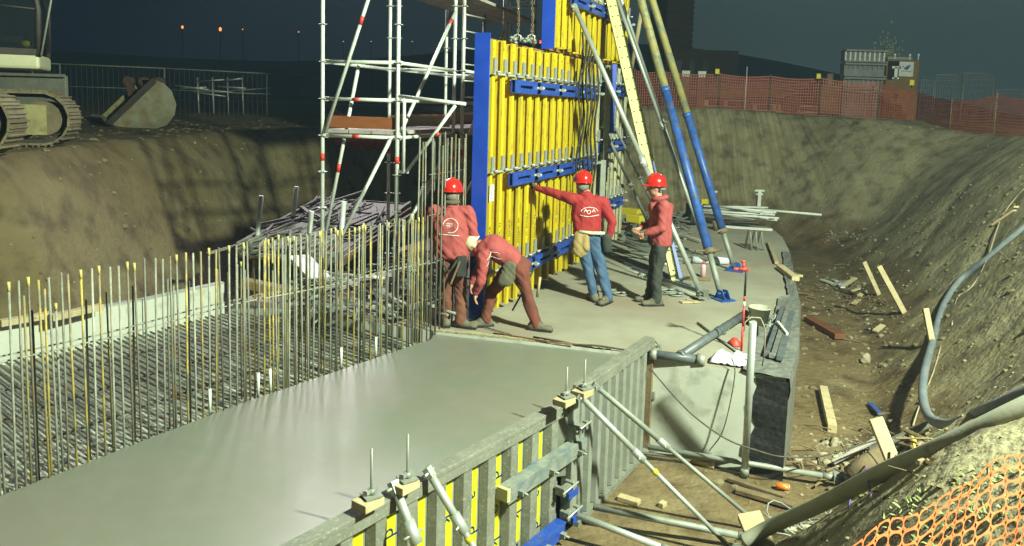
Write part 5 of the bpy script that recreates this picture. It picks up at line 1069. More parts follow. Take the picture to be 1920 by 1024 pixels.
a = ong(1516, 604, .06); b_ = ong(1575, 640, .08); plank('dark reddish timber lying in the trench by the slab', a, b_, .20, .10, 'timber_r')
a = ong(1380, 925, .04); b_ = ong(1488, 958, .05); plank('muddy plank on the floor at the foot of the big hose', a, b_, .10, .05, 'timber_d')
a = ong(1365, 905, .04); b_ = ong(1470, 942, .05); plank('dark muddy plank parallel to the other muddy plank', a, b_, .06, .04, 'timber_d')
p = atz(1420, 985, -.75); q = atz(1400, 1060, -.85)
a = aty(1404, 965, 6.4); b_ = aty(1436, 1040, 6.0); plank('pale squared board at the bottom edge hiding the prop feet', a, b_, .20, .07, 'timber', up=(0, 1, 0))
for i, (x0, y0, x1, y1, m_) in enumerate([(1540, 528, 1562, 537, 'plast_w'), (1560, 538, 1590, 532, 'galv'), (1580, 541, 1604, 526, 'timber'), (1590, 552, 1612, 545, 'timber'), (1566, 530, 1580, 544, 'sheet_w'), (1610, 560, 1622, 552, 'timber'), (1640, 627, 1655, 616, 'timber'), (1610, 566, 1600, 575, 'timber')]):
    o = MB().bar(ong(x0, y0, .05), ong(x1, y1, .06), .10, .03).build('debris_strip', M[m_]); tag(o, ['white strip at the left end of the rubbish by the trench', 'grey metal strip in the rubbish by the trench', 'pale board crossing the rubbish by the trench', 'small board below the crossing pale board', 'crumpled white sheet piece in the rubbish', 'small chip right of the rubbish', 'small pale stick above the stone on the mud', 'short chip near the left leaning stake'][i], 'debris')
for i, (x0, y0, x1, y1) in enumerate([(1862, 428, 1902, 402), (1888, 405, 1905, 396)]): tag(MB().bar(ong(x0, y0, .05), ong(x1, y1, .07), .10, .04).build('wood_chip', M['timber']), ['pale wood splinter high on the right bank', 'smaller splinter above the first on the right bank'][i], 'wood splinter')
p = ong(1623, 683, .07); tag(blob('stone_block', [(tuple(p), (.09, .07, .08), None, 0), (tuple(p + Vector((0, 0, .04))), (.07, .06, .07), None, 0)], M['stone'], None, .02, 1, .02, 3), 'upright pale stone on the mud in the middle of the trench', 'stone')
# hoses
def hose(name, label, pts, r, m_, lift, n=12, sub=8):
    P = [ong(x, y, r * lift) if d is None else aty(x, y, d) for x, y, d in pts]; Q = []
    for i in range(len(P) - 1):
        p0_, p1_, p2_, p3_ = P[max(i - 1, 0)], P[i], P[i + 1], P[min(i + 2, len(P) - 1)]
        for k in range(sub):
            t_ = k / sub; Q.append(.5 * ((2 * p1_) + (p2_ - p0_) * t_ + (2 * p0_ - 5 * p1_ + 4 * p2_ - p3_) * t_ * t_ + (3 * p1_ - p0_ - 3 * p2_ + p3_) * t_ ** 3))
    Q.append(P[-1]); t = thing(name, label, 'hose', Q[0]); MB().path(Q, r, n).build('tube', M[m_], t); return t, Q
hose('rubber_hose', 'smooth grey blue hose coming down the right bank and bending back at the bottom', [(2010, 370, None), (1925, 428, None), (1850, 490, None), (1800, 530, None), (1768, 580, None), (1750, 640, None), (1733, 700, 9.8), (1731, 750, 8.8), (1745, 785, 7.9), (1778, 797, 6.9), (1808, 791, 5.7), (1840, 778, 4.7), (1900, 751, 4.4), (2000, 703, 4.2)], .052, 'hose', .9)
bigh, BQ = hose('concrete_hose', 'thick mud coloured concrete hose along the crest of the near bank', [(1395, 1015, 6.1), (1450, 985, 6.0), (1540, 945, 5.55), (1640, 893, 5.0), (1740, 850, 4.48), (1830, 808, 4.27), (1925, 762, 4.14), (2050, 706, 4.05)], .058, 'hose_g', .8, 16)
for k in (): 
    if k < len(BQ) - 2: q = BQ[k]; d = (BQ[k + 1] - q).normalized(); MB().tube(q - d * .03, q + d * .03, .067, 16).build('hose_band', M['hose'], bigh)
hose('thin_line', 'pale line running down the right bank past the hose bend', [(1925, 350, None), (1880, 405, None), (1850, 490, None), (1822, 540, None), (1795, 560, None), (1785, 612, None)], .012, 'rope', 1.2, 6, 4)
hose('thin_line', 'pale thin line hanging from the hose bend down to the debris', [(1764, 650, None), (1750, 700, None), (1725, 760, None), (1712, 800, None)], .010, 'rope', 1.4, 6, 4)
hose('floor_cable', 'thin cable sagging from the leaning steel tube over the trench to the rubble', [(1218, 690, 8.4), (1290, 770, 8.2), (1360, 822, 8.0), (1420, 845, 7.9), (1470, 857, 7.8), (1540, 855, 7.9), (1600, 838, 8.2), (1650, 824, 8.4), (1700, 818, 8.3)], .009, 'cable', 1, 6, 6)
hose('slab_cable', 'thin cable hanging over the slab edge in front of the slab side', [(1372, 672, 8.3), (1378, 700, 8.2), (1366, 770, 8.18), (1352, 815, 8.2), (1330, 845, 8.22)], .007, 'cable', 1, 6, 6)
# sand bag / log and rubble beneath the big hose
a, b_ = ong(1590, 905, .08), ong(1655, 872, .12); t = thing('muddy_log', 'muddy log like bag wrapped with a strap under the big hose', 'log', a); MB().path([a, a.lerp(b_, .5), b_], [.08, .10, .09], 12).build('trunk', M['timber_d'], t); MB().tube(a.lerp(b_, .7) - (b_ - a) * .01, a.lerp(b_, .7) + (b_ - a) * .02, .102, 12).build('strap', M['cable'], t)
tag(MB().bar(ong(1630, 858, .08), ong(1760, 806, .12), .09, .05).build('grey_board', M['galv_s'], bevel=.01), 'grey slat in the rubble behind the big hose', 'slat')
tag(MB().bar(ong(1560, 880, .07), ong(1650, 838, .12), .05, .04).build('pale_batten', M['deck'], bevel=.01), 'thin pale slat in the rubble left of the standing board', 'slat')
tag(MB().bar(ong(1630, 762, .04), ong(1650, 784, .05), .06, .03).build('blue_strip', M['blue_p']), 'short grey blue strip lying above the standing board', 'strip')
p = ong(1467, 921, .05); t = thing('orange_can', 'orange drinks can lying on the mud near the big hose', 'can', p); MB().tube(p + Vector((-.065, .02, 0)), p + Vector((.06, -.02, 0)), .036, 14).build('body', M['orange_can'], t); MB().tube(p + Vector((.06, -.02, 0)), p + Vector((.066, -.022, 0)), .030, 14).build('lid', M['galv'], t)
t = thing('cable_coil', 'tangled coil of wire at the bottom edge under the big hose', 'wire coil', ong(1490, 1000, .05))
for k in range(9):
    c = wloc(t) + Vector((random.uniform(-.18, .22), random.uniform(-.1, .1), random.uniform(0, .12))); r_ = random.uniform(.12, .22); MB().path([c + Vector((r_ * math.cos(j * .5), r_ * .8 * math.sin(j * .5), .05 * math.sin(j * .9 + k))) for j in range(13)], .006, 6).build('wire_turn', M['galv_d'], t)
for i in range(3):
    p = ong(1455 + 26 * i, 1000 - 5 * i, .02); tag(blob('cement_lump', [(tuple(p), (.10, .08, .045), None, 0)], M['crust' if i % 2 else 'stone'], None, .025, 1, .03, i), 'pale cement lump number among the wire coil at the bottom edge'.replace(' number', ''), 'cement lump', 'cement lumps in the wire coil')
t = MB().path([ong(1590, 960, .02) + Vector((0, 0, .0)), ong(1600, 930, .15), ong(1618, 922, .2), ong(1632, 945, .05)], .006, 6).build('violet_rope', mat('violet_rope', (.14, .08, .28), (.1, .06, .22), 9, .6)); tag(t, 'violet rope loop hanging under the big hose', 'rope')
# bits of timber on the pit floor
for i, (x0, y0, x1, y1, w_) in enumerate([(1160, 938, 1198, 950, .09), (1238, 955, 1246, 948, .06), (1300, 868, 1340, 878, .09), (1345, 868, 1368, 876, .07)]):
    tag(MB().bar(ong(x0, y0, .03), ong(x1, y1, .03), w_, .05).build('timber_offcut', M['timber'], bevel=.006), ['pale timber offcut on the mud beside the low stay tubes', 'tiny offcut on the mud right of the bigger one', 'splintered offcut below the slab face', 'second offcut beside the splintered one'][i], 'offcut')
# loose stones, rubble
icos = []
for sd in range(4):
    bm = bmesh.new(); bmesh.ops.create_icosphere(bm, subdivisions=1, radius=1)
    for v in bm.verts: v.co *= 1 + .35 * noise.noise(v.co * 1.7 + Vector((sd * 5, 0, 0)))
    icos.append(([tuple(v.co) for v in bm.verts], [tuple(v.index for v in f.verts) for f in bm.faces])); bm.free()
def scatter(name, m_, pts, rmin, rmax, squash=.6):
    b = MB()
    for p in pts:
        vs, fs = random.choice(icos); r_ = rmin * (rmax / rmin) ** (random.random() ** 1.6); a = random.uniform(0, 6.28); c_, s_ = math.cos(a), math.sin(a); k1, k2 = random.uniform(.6, 1.2), random.uniform(.4, 1) * squash + .2
        b.add([(p[0] + r_ * (x * c_ - y * s_ * k1), p[1] + r_ * (x * s_ + y * c_ * k1), p[2] + r_ * z * k2) for x, y, z in vs], fs)
    return b.build(name, m_, kind='stuff')
def region(n, x0, x1, y0, y1, cond=lambda x, y: True):
    P = []
    X = np.random.uniform(x0, x1, n); Y_ = np.random.uniform(y0, y1, n); Hh = hfield(X, Y_)
    return [(x, y, h) for x, y, h in zip(X, Y_, Hh) if cond(x, y)]
np.random.seed(5)
off = lambda x, y: not (x < 6.6 - (18 - y) * .38 and y < 22 and x > -6 and y > 2 and x < 7 and h_in(x, y))
def h_in(x, y):
    c = False; P = slab_poly
    for (ax, ay), (bx, by) in zip(P, P[1:] + P[:1]):
        if (ay > y) != (by > y) and x < ax + (y - ay) / (by - ay) * (bx - ax): c = not c
    return c
scatter('loose_stones', M['stone'], region(600, 2, 16, 6.5, 29, lambda x, y: not h_in(x, y)), .010, .05)
scatter('soil_clods', M['clod'], region(2600, 2.2, 11, 6, 20, lambda x, y: not h_in(x, y)), .012, .07)
scatter('left_bank_stones', M['stone'], region(260, -14, -4, 9, 24), .015, .05)
scatter('left_bank_clods', M['clod'], region(1200, -14, -4, 9, 26), .02, .09)
scatter('near_bank_clods', M['grass_soil'], region(1500, .8, 4.2, 2.0, 6.0), .006, .028)
bt = []
for k in range(70): p = ong(random.gauss(1600, 28), random.gauss(445, 9)); bt.append(p)
for k in range(60): p = ong(random.uniform(1640, 1920), 240 + random.gauss(0, 8)); bt.append(p)
for k in range(240):
    p = ong(random.gauss(1620, 60), random.gauss(855, 22))
    if p.y > 6.2: bt.append(p)
for k in range(120): p = ong(random.gauss(1600, 60), random.gauss(565, 35)); bt.append(p)
scatter('bright_rubble', M['stone'], [tuple(p) for p in bt], .015, .07)
# wood chips and roots in the rubble
b = MB()
for k in range(150):
    p = ong(random.gauss(1620, 80), random.gauss(850, 35), .04) if k % 2 else ong(random.gauss(1590, 50), random.gauss(560, 30), .03); d = Vector((random.gauss(0, 1), random.gauss(0, 1), random.gauss(0, .3))).normalized() * random.uniform(.03, .2); b.path([p - d, p + Vector((0, 0, .02)), p + d], random.uniform(.005, .016), 5)
b.build('wood_splinters', M['timber_d'], kind='stuff')
# grass on the near bank
b = MB(); P = region(15000, 1.0, 4.5, 1.8, 4.6, lambda x, y: y < 4.9 - .55 * x + .8 * noise.noise(Vector((x * 2, y * 2, 0))))
for x, y, z in P:
    if noise.noise(Vector((x * 5, y * 5, 3))) < -.1: continue
    a = random.uniform(0, 6.28); L_ = random.uniform(.012, .045); w_ = L_ * .22; lx, ly = math.cos(a) * L_, math.sin(a) * L_; q = random.uniform(.1, .9)
    b.add([(x - ly * .2, y + lx * .2, z), (x + ly * .2, y - lx * .2, z), (x + lx * .6 + ly * .12, y + ly * .6 - lx * .12, z + L_ * q), (x + lx, y + ly, z + L_ * q * .9)], [(0, 1, 2, 3)])
b.build('grass', M['grass'], kind='stuff')
# near orange net
nt_ = thing('orange_safety_net', 'bright orange plastic barrier net hanging in the lower right corner', 'safety net', aty(1700, 990, 2.5))
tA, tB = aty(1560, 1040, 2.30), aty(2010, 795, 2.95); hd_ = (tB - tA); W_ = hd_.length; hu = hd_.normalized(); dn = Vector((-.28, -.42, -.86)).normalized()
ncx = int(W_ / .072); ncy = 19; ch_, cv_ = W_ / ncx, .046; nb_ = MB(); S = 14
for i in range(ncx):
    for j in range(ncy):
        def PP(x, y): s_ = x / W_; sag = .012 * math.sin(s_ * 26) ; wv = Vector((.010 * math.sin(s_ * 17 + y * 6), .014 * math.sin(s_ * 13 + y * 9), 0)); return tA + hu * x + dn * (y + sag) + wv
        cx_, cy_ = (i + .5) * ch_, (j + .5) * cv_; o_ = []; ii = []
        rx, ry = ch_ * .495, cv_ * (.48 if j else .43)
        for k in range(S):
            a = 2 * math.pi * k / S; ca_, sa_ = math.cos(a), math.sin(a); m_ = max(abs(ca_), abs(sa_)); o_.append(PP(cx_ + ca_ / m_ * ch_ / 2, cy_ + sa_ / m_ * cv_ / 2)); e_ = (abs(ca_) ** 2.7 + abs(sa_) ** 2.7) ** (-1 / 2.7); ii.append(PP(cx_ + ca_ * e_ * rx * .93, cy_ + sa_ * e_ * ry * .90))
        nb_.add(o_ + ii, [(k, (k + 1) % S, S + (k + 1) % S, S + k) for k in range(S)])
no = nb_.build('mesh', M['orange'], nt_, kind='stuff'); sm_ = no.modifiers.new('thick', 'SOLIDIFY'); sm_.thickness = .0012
# ---------------------------------------------------------------- far fence, cabin and crates on the right
def far(px, py, Y): return aty(px, py, Y)
fp = [(1190, 30.2), (1240, 30.), (1350, 29.6), (1445, 29.4), (1540, 29.2), (1650, 28.6), (1720, 27.5), (1785, 25.), (1870, 23.), (1960, 21.)]
fnc = thing('orange_net_fence', 'long orange red safety net fence on the far edge of the pit', 'fence', (6, 29, 2.9))
fb_ = []; ft_ = []; tops_y = [132, 134, 139, 143, 147, 155, 172, 190, 178, 186]
for (px, Yd), ty in zip(fp, tops_y): 
    q = far(px, ty, Yd); g_ = gz(q.x, q.y); fb_.append(Vector((q.x, q.y, g_ - .05))); ft_.append(Vector((q.x, q.y, max(q.z, g_ + .5))))
nv = MB()
for i in range(len(fb_) - 1):
    L_ = (fb_[i + 1] - fb_[i]).length; n_ = max(4, int(L_ / .085))
    for k in range(n_):
        s_ = k / n_; a = fb_[i].lerp(fb_[i + 1], s_); c = ft_[i].lerp(ft_[i + 1], s_); sg = .12 * math.sin(s_ * math.pi); c = c - Z3 * sg * .6; w_ = (fb_[i + 1] - fb_[i]).normalized() * .017
        nv.add([a - w_, a + w_, c + w_, c - w_], [(0, 1, 2, 3)])
    for r_ in range(14):
        s0 = r_ / 13; prev = None
        for k in range(9):
            s_ = k / 8; a = fb_[i].lerp(fb_[i + 1], s_); c = ft_[i].lerp(ft_[i + 1], s_) - Z3 * .12 * math.sin(s_ * math.pi) * .6; p = a.lerp(c, s0) + Vector((0, -.004, 0))
            if prev is not None: nv.add([prev - Z3 * .015, p - Z3 * .015, p + Z3 * .015, prev + Z3 * .015], [(0, 1, 2, 3)])
            prev = p
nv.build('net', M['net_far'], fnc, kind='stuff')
for i, (a, c) in enumerate(zip(fb_, ft_)): MB().tube(a, c + Z3 * .08, .022, 6).build('post', M['timber_d'], fnc)
pst = far(1401, 125, 29.4); MB().tube((pst.x, pst.y, 2.9), pst, .02, 6).build('post', M['plast_w'], fnc)
for i, (px, py) in enumerate([(1345, 134), (1535, 143), (1710, 155)]):
    p = far(px, py, [29.4, 29.0, 27.6][i]); t = thing('yellow_marker', 'yellow warning marker on the orange fence, ' + ['left one', 'middle one', 'right one by the brown cabin'][i], 'marker', p, 0, 'yellow markers on the fence'); MB().box(p, (.16, .03, .19), .1).build('plate', M['tag_y'], t, bevel=.01); MB().box(p - Vector((0, 0, .14)), (.04, .03, .1)).build('clip', M['black'], t)
for i, (px, py) in enumerate([(1286, 139), (1316, 140)]):
    p = far(px, py, 30.3); g_ = gz(p.x, p.y); t = thing('fence_board', 'pale topped board standing behind the orange fence, ' + ['left', 'right'][i], 'board', (p.x, p.y, g_)); MB().box((p.x, p.y, (g_ + p.z) / 2), (.30, .05, p.z - g_ + .2)).build('board', M['timber_d'], t); MB().box((p.x, p.y - .03, p.z), (.31, .02, .26)).build('white_top', M['plast_w'], t)
# pallets behind the fence
for i, (px, py) in enumerate([(1355, 191), (1445, 193), (1490, 193)]):
    p = far(px, py, 30.6); g_ = gz(p.x, p.y); t = thing('pallet', 'wooden pallet behind the orange fence, ' + ['left', 'middle', 'right'][i], 'pallet', (p.x, p.y, g_), 0, 'pallets behind the fence')
    for k in range(5): MB().box((p.x, p.y - .4 + .2 * k, g_ + .34), (1.7, .14, .03)).build('slat', M['timber'], t)
    for k in range(3): MB().box((p.x - .75 + .75 * k, p.y, g_ + .22), (.12, .9, .18)).build('block', M['timber'], t)
    MB().box((p.x, p.y - .4, g_ + .10), (1.7, .1, .04)).build('slat', M['timber'], t)
b = MB()
for k in range(60): p = far(random.uniform(1320, 1480), random.uniform(158, 182), 30.6 + random.uniform(-.3, .4)); d = Vector((random.uniform(.3, 1.2), random.uniform(-.1, .1), random.uniform(-.10, .12))); b.bar(p - d, p + d, .06, .04)
b.build('timber_pile', M['timber_d'], kind='stuff')
p = far(1555, 160, 30.4); t = thing('machine', 'dim compressor like machine behind the fence left of the grey crates', 'machine', (p.x, p.y, 2.9)); MB().box((p.x, p.y, 3.45), (1.0, .8, 1.1)).build('housing', M['timber_d'], t, bevel=.05); MB().tube((p.x, p.y, 4.), (p.x, p.y, 4.45), .14, 8).build('exhaust', M['timber_d'], t); MB().tube((p.x - 1.6, p.y - .5, 3.2), (p.x - 1.6, p.y - .3, 3.2), .35, 16).build('wheel', M['exc_d'], t)
# stack of grey lattice crates
xl, xr, Yc = far(1579, 150, 29.8).x, far(1656, 150, 29.8).x, 29.8; zb_ = gz((xl + xr) / 2, Yc)
for i, (yt, yb) in enumerate([(93, 118), (118, 145), (145, 172), (172, 200)]):
    zt, zb = far(1617, yt, Yc).z, far(1617, yb, Yc).z if i < 3 else zb_; t = thing('lattice_crate', 'grey open lattice crate, ' + ['topmost', 'second from the top', 'third from the top', 'lowest'][i] + ' of the stack behind the fence', 'crate', ((xl + xr) / 2, Yc, zb), 0, 'stacked grey crates')
    wd = xr - xl; cx_ = (xl + xr) / 2; MB().box((cx_, Yc + .2, (zt + zb) / 2), (wd - .1, .4, zt - zb - .08)).build('load', M['membrane'], t)
    MB().box((cx_, Yc, zt - .05), (wd, .4, .07)).build('top_frame', M['blockgrey'], t); MB().box((cx_, Yc, zb + .04), (wd, .4, .05)).build('bottom_frame', M['blockgrey'], t)
    if i % 2: MB().box((cx_, Yc - .02, zb + (zt - zb) * .32), (wd - .04, .06, (zt - zb) * .45)).build('side_panel', M['blockgrey'], t)
    else: MB().box((cx_, Yc - .02, zb + (zt - zb) * .20), (wd - .04, .06, (zt - zb) * .25)).build('side_panel', M['blockgrey'], t)
    for k in range(9): MB().box((xl + .05 + (wd - .1) * k / 8, Yc - .03, (zt + zb) / 2), (.06, .05, zt - zb - .1)).build('bar', M['plast_w'] if i == 0 else M['blockgrey'], t)
# brown cabin
xl, xr = far(1661, 150, 30.2).x, far(1722, 150, 30.2).x; zt, zb = far(1690, 112, 30.2).z, gz(xl, 30.2); t = thing('site_cabin', 'small brown site cabin with white sign, right of the grey crates', 'cabin', ((xl + xr) / 2, 30.2, zb))
MB().box(((xl + xr) / 2, 30.9, (zt + zb) / 2), (xr - xl, 1.4, zt - zb)).build('body', M['cab_br'], t, bevel=.03)
MB().box(((xl + xr) / 2 - .1, 30.9, zt + .06), (xr - xl - .3, 1.2, .10)).build('roof', M['galv_d'], t); MB().box((xl + .27, 30.19, zt - .42), (.46, .02, .72)).build('window', M['darkwin'], t)
lg = MB().box((xl + .36, 30.175, zt - .30), (.34, .01, .08)).box((xl + .36, 30.175, zt - .52), (.12, .01, .44)).box((xl + .36, 30.175, zt - .72), (.26, .01, .07)).build('white_emblem', M['white'], t)
sg_ = MB().box((xr - .52, 30.18, zt - .36), (.56, .02, .56)).build('white_sign', M['plast_w'], t); b = MB(); c = Vector((xr - .52, 30.165, zt - .30)); b.slab([c + Vector((-.17, 0, .10)), c + Vector((-.05, 0, -.02)), c + Vector((.0, 0, .06)), c + Vector((.16, 0, .12)), c + Vector((.10, 0, -.02)), c + Vector((.04, 0, -.09)), c + Vector((-.06, 0, -.08))], (0, -.004, 0)); b.box(c + Vector((0, 0, -.14)), (.40, .004, .02)); b.build('blue_bird_mark', M['blue_p'], sg_)
for k, px in enumerate((1678, 1706, 1722)): q = far(px, 107, 30.3); MB().tube((q.x, 30.3, zt), (q.x, 30.3, q.z + .05), .02, 6).ball((q.x, 30.3, q.z + .08), .05, 8).build('roof_lamp', M['white'], t)
# dim plant behind the crates
p = far(1660, 90, 33); b = MB()
for k in range(90): q = p + Vector((random.gauss(0, .22), random.gauss(0, .2), random.gauss(-.2, .4))); b.add([q, q + Vector((.08, 0, .05)), q + Vector((.03, .02, .12))], [(0, 1, 2)])
t = thing('bush', 'sparse dim bush behind the grey crates', 'bush', (p.x, 33, 2.9)); b.build('foliage', M['grass'], t); MB().tube((p.x, 33, 2.8), p, .03, 6).build('stem', M['timber_d'], t)
# mesh fence panels right
for i, (x0, x1) in enumerate([(1728, 1752), (1756, 1808), (1806, 1865), (1868, 1960)]):
    Yd = 33 + i * .4; yt = [150, 140, 137, 168][i]; a, b_ = far(x0, yt, Yd), far(x1, yt, Yd); g_ = 2.5; t = thing('mesh_fence_panel', 'dim wire mesh fence panel right of the brown cabin, %s of four' % ['leftmost', 'second', 'third, brighter', 'rightmost'][i], 'fence panel', (a.x, Yd, g_), 0, 'wire mesh fence panels')
    b = MB(); b.tube((a.x, Yd, g_), a, .025, 6); b.tube((b_.x, Yd, g_), b_, .025, 6); b.tube(a, b_, .02, 6); b.tube((a.x, Yd, g_ + .1), (b_.x, Yd, g_ + .1), .02, 6); b.build('frame', M['galv_d'], t)
    b = MB(); n_ = int((b_.x - a.x) / .10)
    for k in range(n_): x_ = a.x + (b_.x - a.x) * k / n_; b.add([(x_ - .008, Yd, g_), (x_ + .008, Yd, g_), (x_ + .008, Yd, a.z), (x_ - .008, Yd, a.z)], [(0, 1, 2, 3)])
    for k in range(9): z_ = g_ + (a.z - g_) * k / 9; b.add([(a.x, Yd, z_ - .008), (b_.x, Yd, z_ - .008), (b_.x, Yd, z_ + .008), (a.x, Yd, z_ + .008)], [(0, 1, 2, 3)])
    b.build('wire_mesh', M['galv_d'], t, kind='stuff')
# dim brick buildings far behind
def house(label, px0, px1, pyt, Yd, floors, cols, slats=False):
    a, b_ = far(px0, pyt, Yd), far(px1, pyt, Yd); g_ = 1.5; cx_ = (a.x + b_.x) / 2; t = thing('building', label, 'building', (cx_, Yd, g_))
    MB().box((cx_, Yd + 3, (a.z + g_) / 2), (b_.x - a.x, 6, a.z - g_)).build('wall', M['dark_brick'], t)
    for r_ in range(floors):
        for k in range(cols): MB().box((a.x + (b_.x - a.x) * (k + .5) / cols, Yd - .02, a.z - 1.3 - 1.9 * r_), ((b_.x - a.x) / cols * .4, .06, 1.3)).build('window', M['darkwin'], t)
    if slats:
        for k in range(26): MB().box((cx_, Yd - .05, a.z - .3 - k * .34), (b_.x - a.x + .1, .08, .08)).build('cladding_slat', M['dark_brick'], t)
house('dim reddish tower like building behind the fence, cut by the top edge', 1255, 1305, -60, 48, 0, 1, True); house('low dim reddish building with dark windows behind the fence', 1262, 1385, 92, 47, 1, 5)
# ---------------------------------------------------------------- left bank: fence, excavator, bucket
lf = thing('construction_fence', 'dim mesh construction fence on the left bank behind the digger bucket', 'fence', (-12, 27, 2))
pts = [far(60, 118, 26.5), far(112, 120, 26.5), far(308, 128, 27.5), far(500, 138, 28.5), far(600, 142, 29)]
for a, b_ in zip(pts, pts[1:]):
    g0, g1 = 1.95, 1.95; MB().tube(a, b_, .025, 6).build('top_rail', M['galv_s'], lf); MB().tube((a.x, a.y, g0), a, .03, 6).build('post', M['galv_d'], lf); MB().tube((a.x, a.y, a.z - .75), (b_.x, b_.y, b_.z - .75), .014, 6).build('middle_rail', M['galv_d'], lf)
    b = MB(); n_ = int((b_ - a).length / .16)
    for k in range(n_): q = a.lerp(b_, k / n_); b.add([(q.x - .004, q.y, 2), (q.x + .004, q.y, 2), (q.x + .004, q.y, q.z), (q.x - .004, q.y, q.z)], [(0, 1, 2, 3)])
    b.build('mesh_infill', M['membrane'], lf, kind='stuff')
for i in range(9):
    a, b_ = far(random.uniform(325, 440), random.uniform(150, 175), 30), None; b_ = a + Vector((random.uniform(.6, 1.6), 0, random.uniform(-.15, .15))); tag(MB().tube(a, b_, .035, 6).build('stored_pipe', M['galv']), 'pale pipe stored beyond the left mesh fence', 'pipe', 'pipes stored beyond the fence')
for i in range(4):
    a = far(370 + i * 28, 150, 30); tag(MB().tube((a.x, 30, a.z + .1), (a.x + .05, 30, 2), .03, 6).build('stored_pipe', M['galv']), 'upright pipe beyond the left mesh fence', 'pipe', 'upright pipes beyond the fence')
p = far(50, 142, 15.5); tag(MB().box((p.x, 15.5, 2.75), (1.6, .1, .9), 0).box((p.x, 15.4, 3.2), (1.65, .06, .06)).build('grey_barrier', M['galv_s'], bevel=.01), 'grey barrier sheet behind the tracks under the digger cab', 'barrier')
# orange material by the scaffold on the left bank
p = far(650, 240, 23); tag(blob('orange_tarpaulin', [((p.x, 23, 1.95), (.6, .4, .45), (p.x + .9, 23.2, 1.8), (.5, .4, .3)), ((p.x - .3, 23, 2.3), (.35, .3, .25), None, 0)], M['orange'], None, .08, 2, .10, 4), 'crumpled orange net bundle on the bank behind the scaffold', 'net bundle')
# excavator
ex = thing('excavator', 'tracked excavator at the left edge, only its tracks and cab corner in view', 'excavator', (-7.5, 11, 2.0))
td = Vector((.97, .24, 0)).normalized(); tpn = Vector((-td.y, td.x, 0)); L_ = 3.6; Rr = .40
shoe = MB(); shoe.frame((0, 0, 0), (.082, 0, 0), (0, .30, 0), (0, 0, .016)); shoe.frame((-.05, 0, .03), (.010, 0, 0), (0, .30, 0), (0, 0, .018)); shoe.frame((.03, 0, .025), (.008, 0, 0), (0, .30, 0), (0, 0, .014)); shm = shoe.mesh('track_shoe', M['shoe'])
for i, front in enumerate([Vector((-6.55, 10.15, 0)), Vector((-7.05, 12.35, 0))]):
    g_ = 2.02; c1 = front - td * Rr + Z3 * (g_ + Rr + .03); c0 = c1 - td * L_; tk = thing('track', None, None, (0, 0, 0)); tk.parent = ex; tk.location = c1 - ex.location
    # side frame
    b = MB()
    for sg in (-.22,): pass
    b.frame((c0 + c1) / 2 + td * .06 - Z3 * .02, td * L_ / 2, tpn * .21, Z3 * .235); b.build('track_frame', M['exc_y'], tk)
    b = MB(); b.tube(c1 - tpn * .19, c1 + tpn * .19, .27, 20); b.build('idler_wheel', M['shoe'], tk); b = MB(); b.tube(c0 - tpn * .22, c0 + tpn * .22, .30, 20); b.build('drive_wheel', M['exc_d'], tk)
    # chain band
    path_ = []; n_ = 24; per = 2 * L_ + 2 * math.pi * Rr; N_ = int(per / .17); bd = MB(); vs = []
    for k in range(N_):
        s_ = per * k / N_
        if s_ < L_: p = c0 + td * s_ + Z3 * Rr; ang = 0.
        elif s_ < L_ + math.pi * Rr: a = (s_ - L_) / Rr; p = c1 + (Z3 * math.cos(a) + td * math.sin(a)) * Rr; ang = a
        elif s_ < 2 * L_ + math.pi * Rr: p = c1 - td * (s_ - L_ - math.pi * Rr) - Z3 * Rr; ang = math.pi
        else: a = math.pi + (s_ - 2 * L_ - math.pi * Rr) / Rr; p = c0 + (Z3 * math.cos(a) + td * math.sin(a)) * Rr; ang = a
        if abs((p - c0).dot(td)) > 0 and (p - c0).dot(td) > L_ * .35 or True:
            o = piece('track_shoe', shm, tk, p - c1); o.rotation_euler = Matrix.Rotation(math.atan2(td.y, td.x), 4, 'Z').to_euler(); o.rotation_euler = (Matrix.Rotation(math.atan2(td.y, td.x), 4, 'Z') @ Matrix.Rotation(ang, 4, 'Y')).to_euler()
        n2 = (p - c1) ; inn = p - (Z3 * math.cos(ang) + td * math.sin(ang)) * .07; vs += [p - tpn * .14, p + tpn * .14, inn + tpn * .14, inn - tpn * .14]
    bd.add(vs, [(4 * k + j, 4 * k + (j + 1) % 4, 4 * ((k + 1) % N_) + (j + 1) % 4, 4 * ((k + 1) % N_) + j) for k in range(N_) for j in range(4)]); bd.build('track_chain', M['exc_d'], tk)
    b = MB()
    for k in range(5): q = c0.lerp(c1, (k + .5) / 5) - Z3 * .22; b.tube(q - tpn * .2, q + tpn * .2, .11, 12)
    b.build('rollers', M['exc_d'], tk)
cb0 = far(74, 128, 12.2); bz = cb0.z
ca_ = .42                                     # the upper body is slewed
cv = Vector((-math.sin(ca_), math.cos(ca_), 0)); cu = Vector((math.cos(ca_), math.sin(ca_), 0)); C0 = Vector((cb0.x, 12.2, bz))
def cq(x, y, z): return C0 + cu * x + cv * y + Z3 * z
def cbox(b, x, y, z, sx_, sy_, sz_): return b.frame(cq(x, y, z), cu * sx_ / 2, cv * sy_ / 2, Z3 * sz_ / 2)
cbox(MB(), -1.1, .70, .10, 2.2, 1.3, .24).build('cab_floor', M['cabp'], ex, bevel=.05)
cabo = MB()
for (x, y) in ((-.02, .08), (-.04, 1.3), (-.62, .08)): cabo.path([cq(x, y, .18), cq(x + .02, y, .9), cq(x - .14, y, 2.0)], .045, 8)
cabo.tube(cq(-.62, .08, .95), cq(0, .08, .92), .02, 6); cbox(cabo, -.5, .7, 2.0, 1.0, 1.4, .1); cbox(cabo, -.45, .07, .25, .9, .05, .10)
co = cabo.build('cab', M['exc_d'], ex)
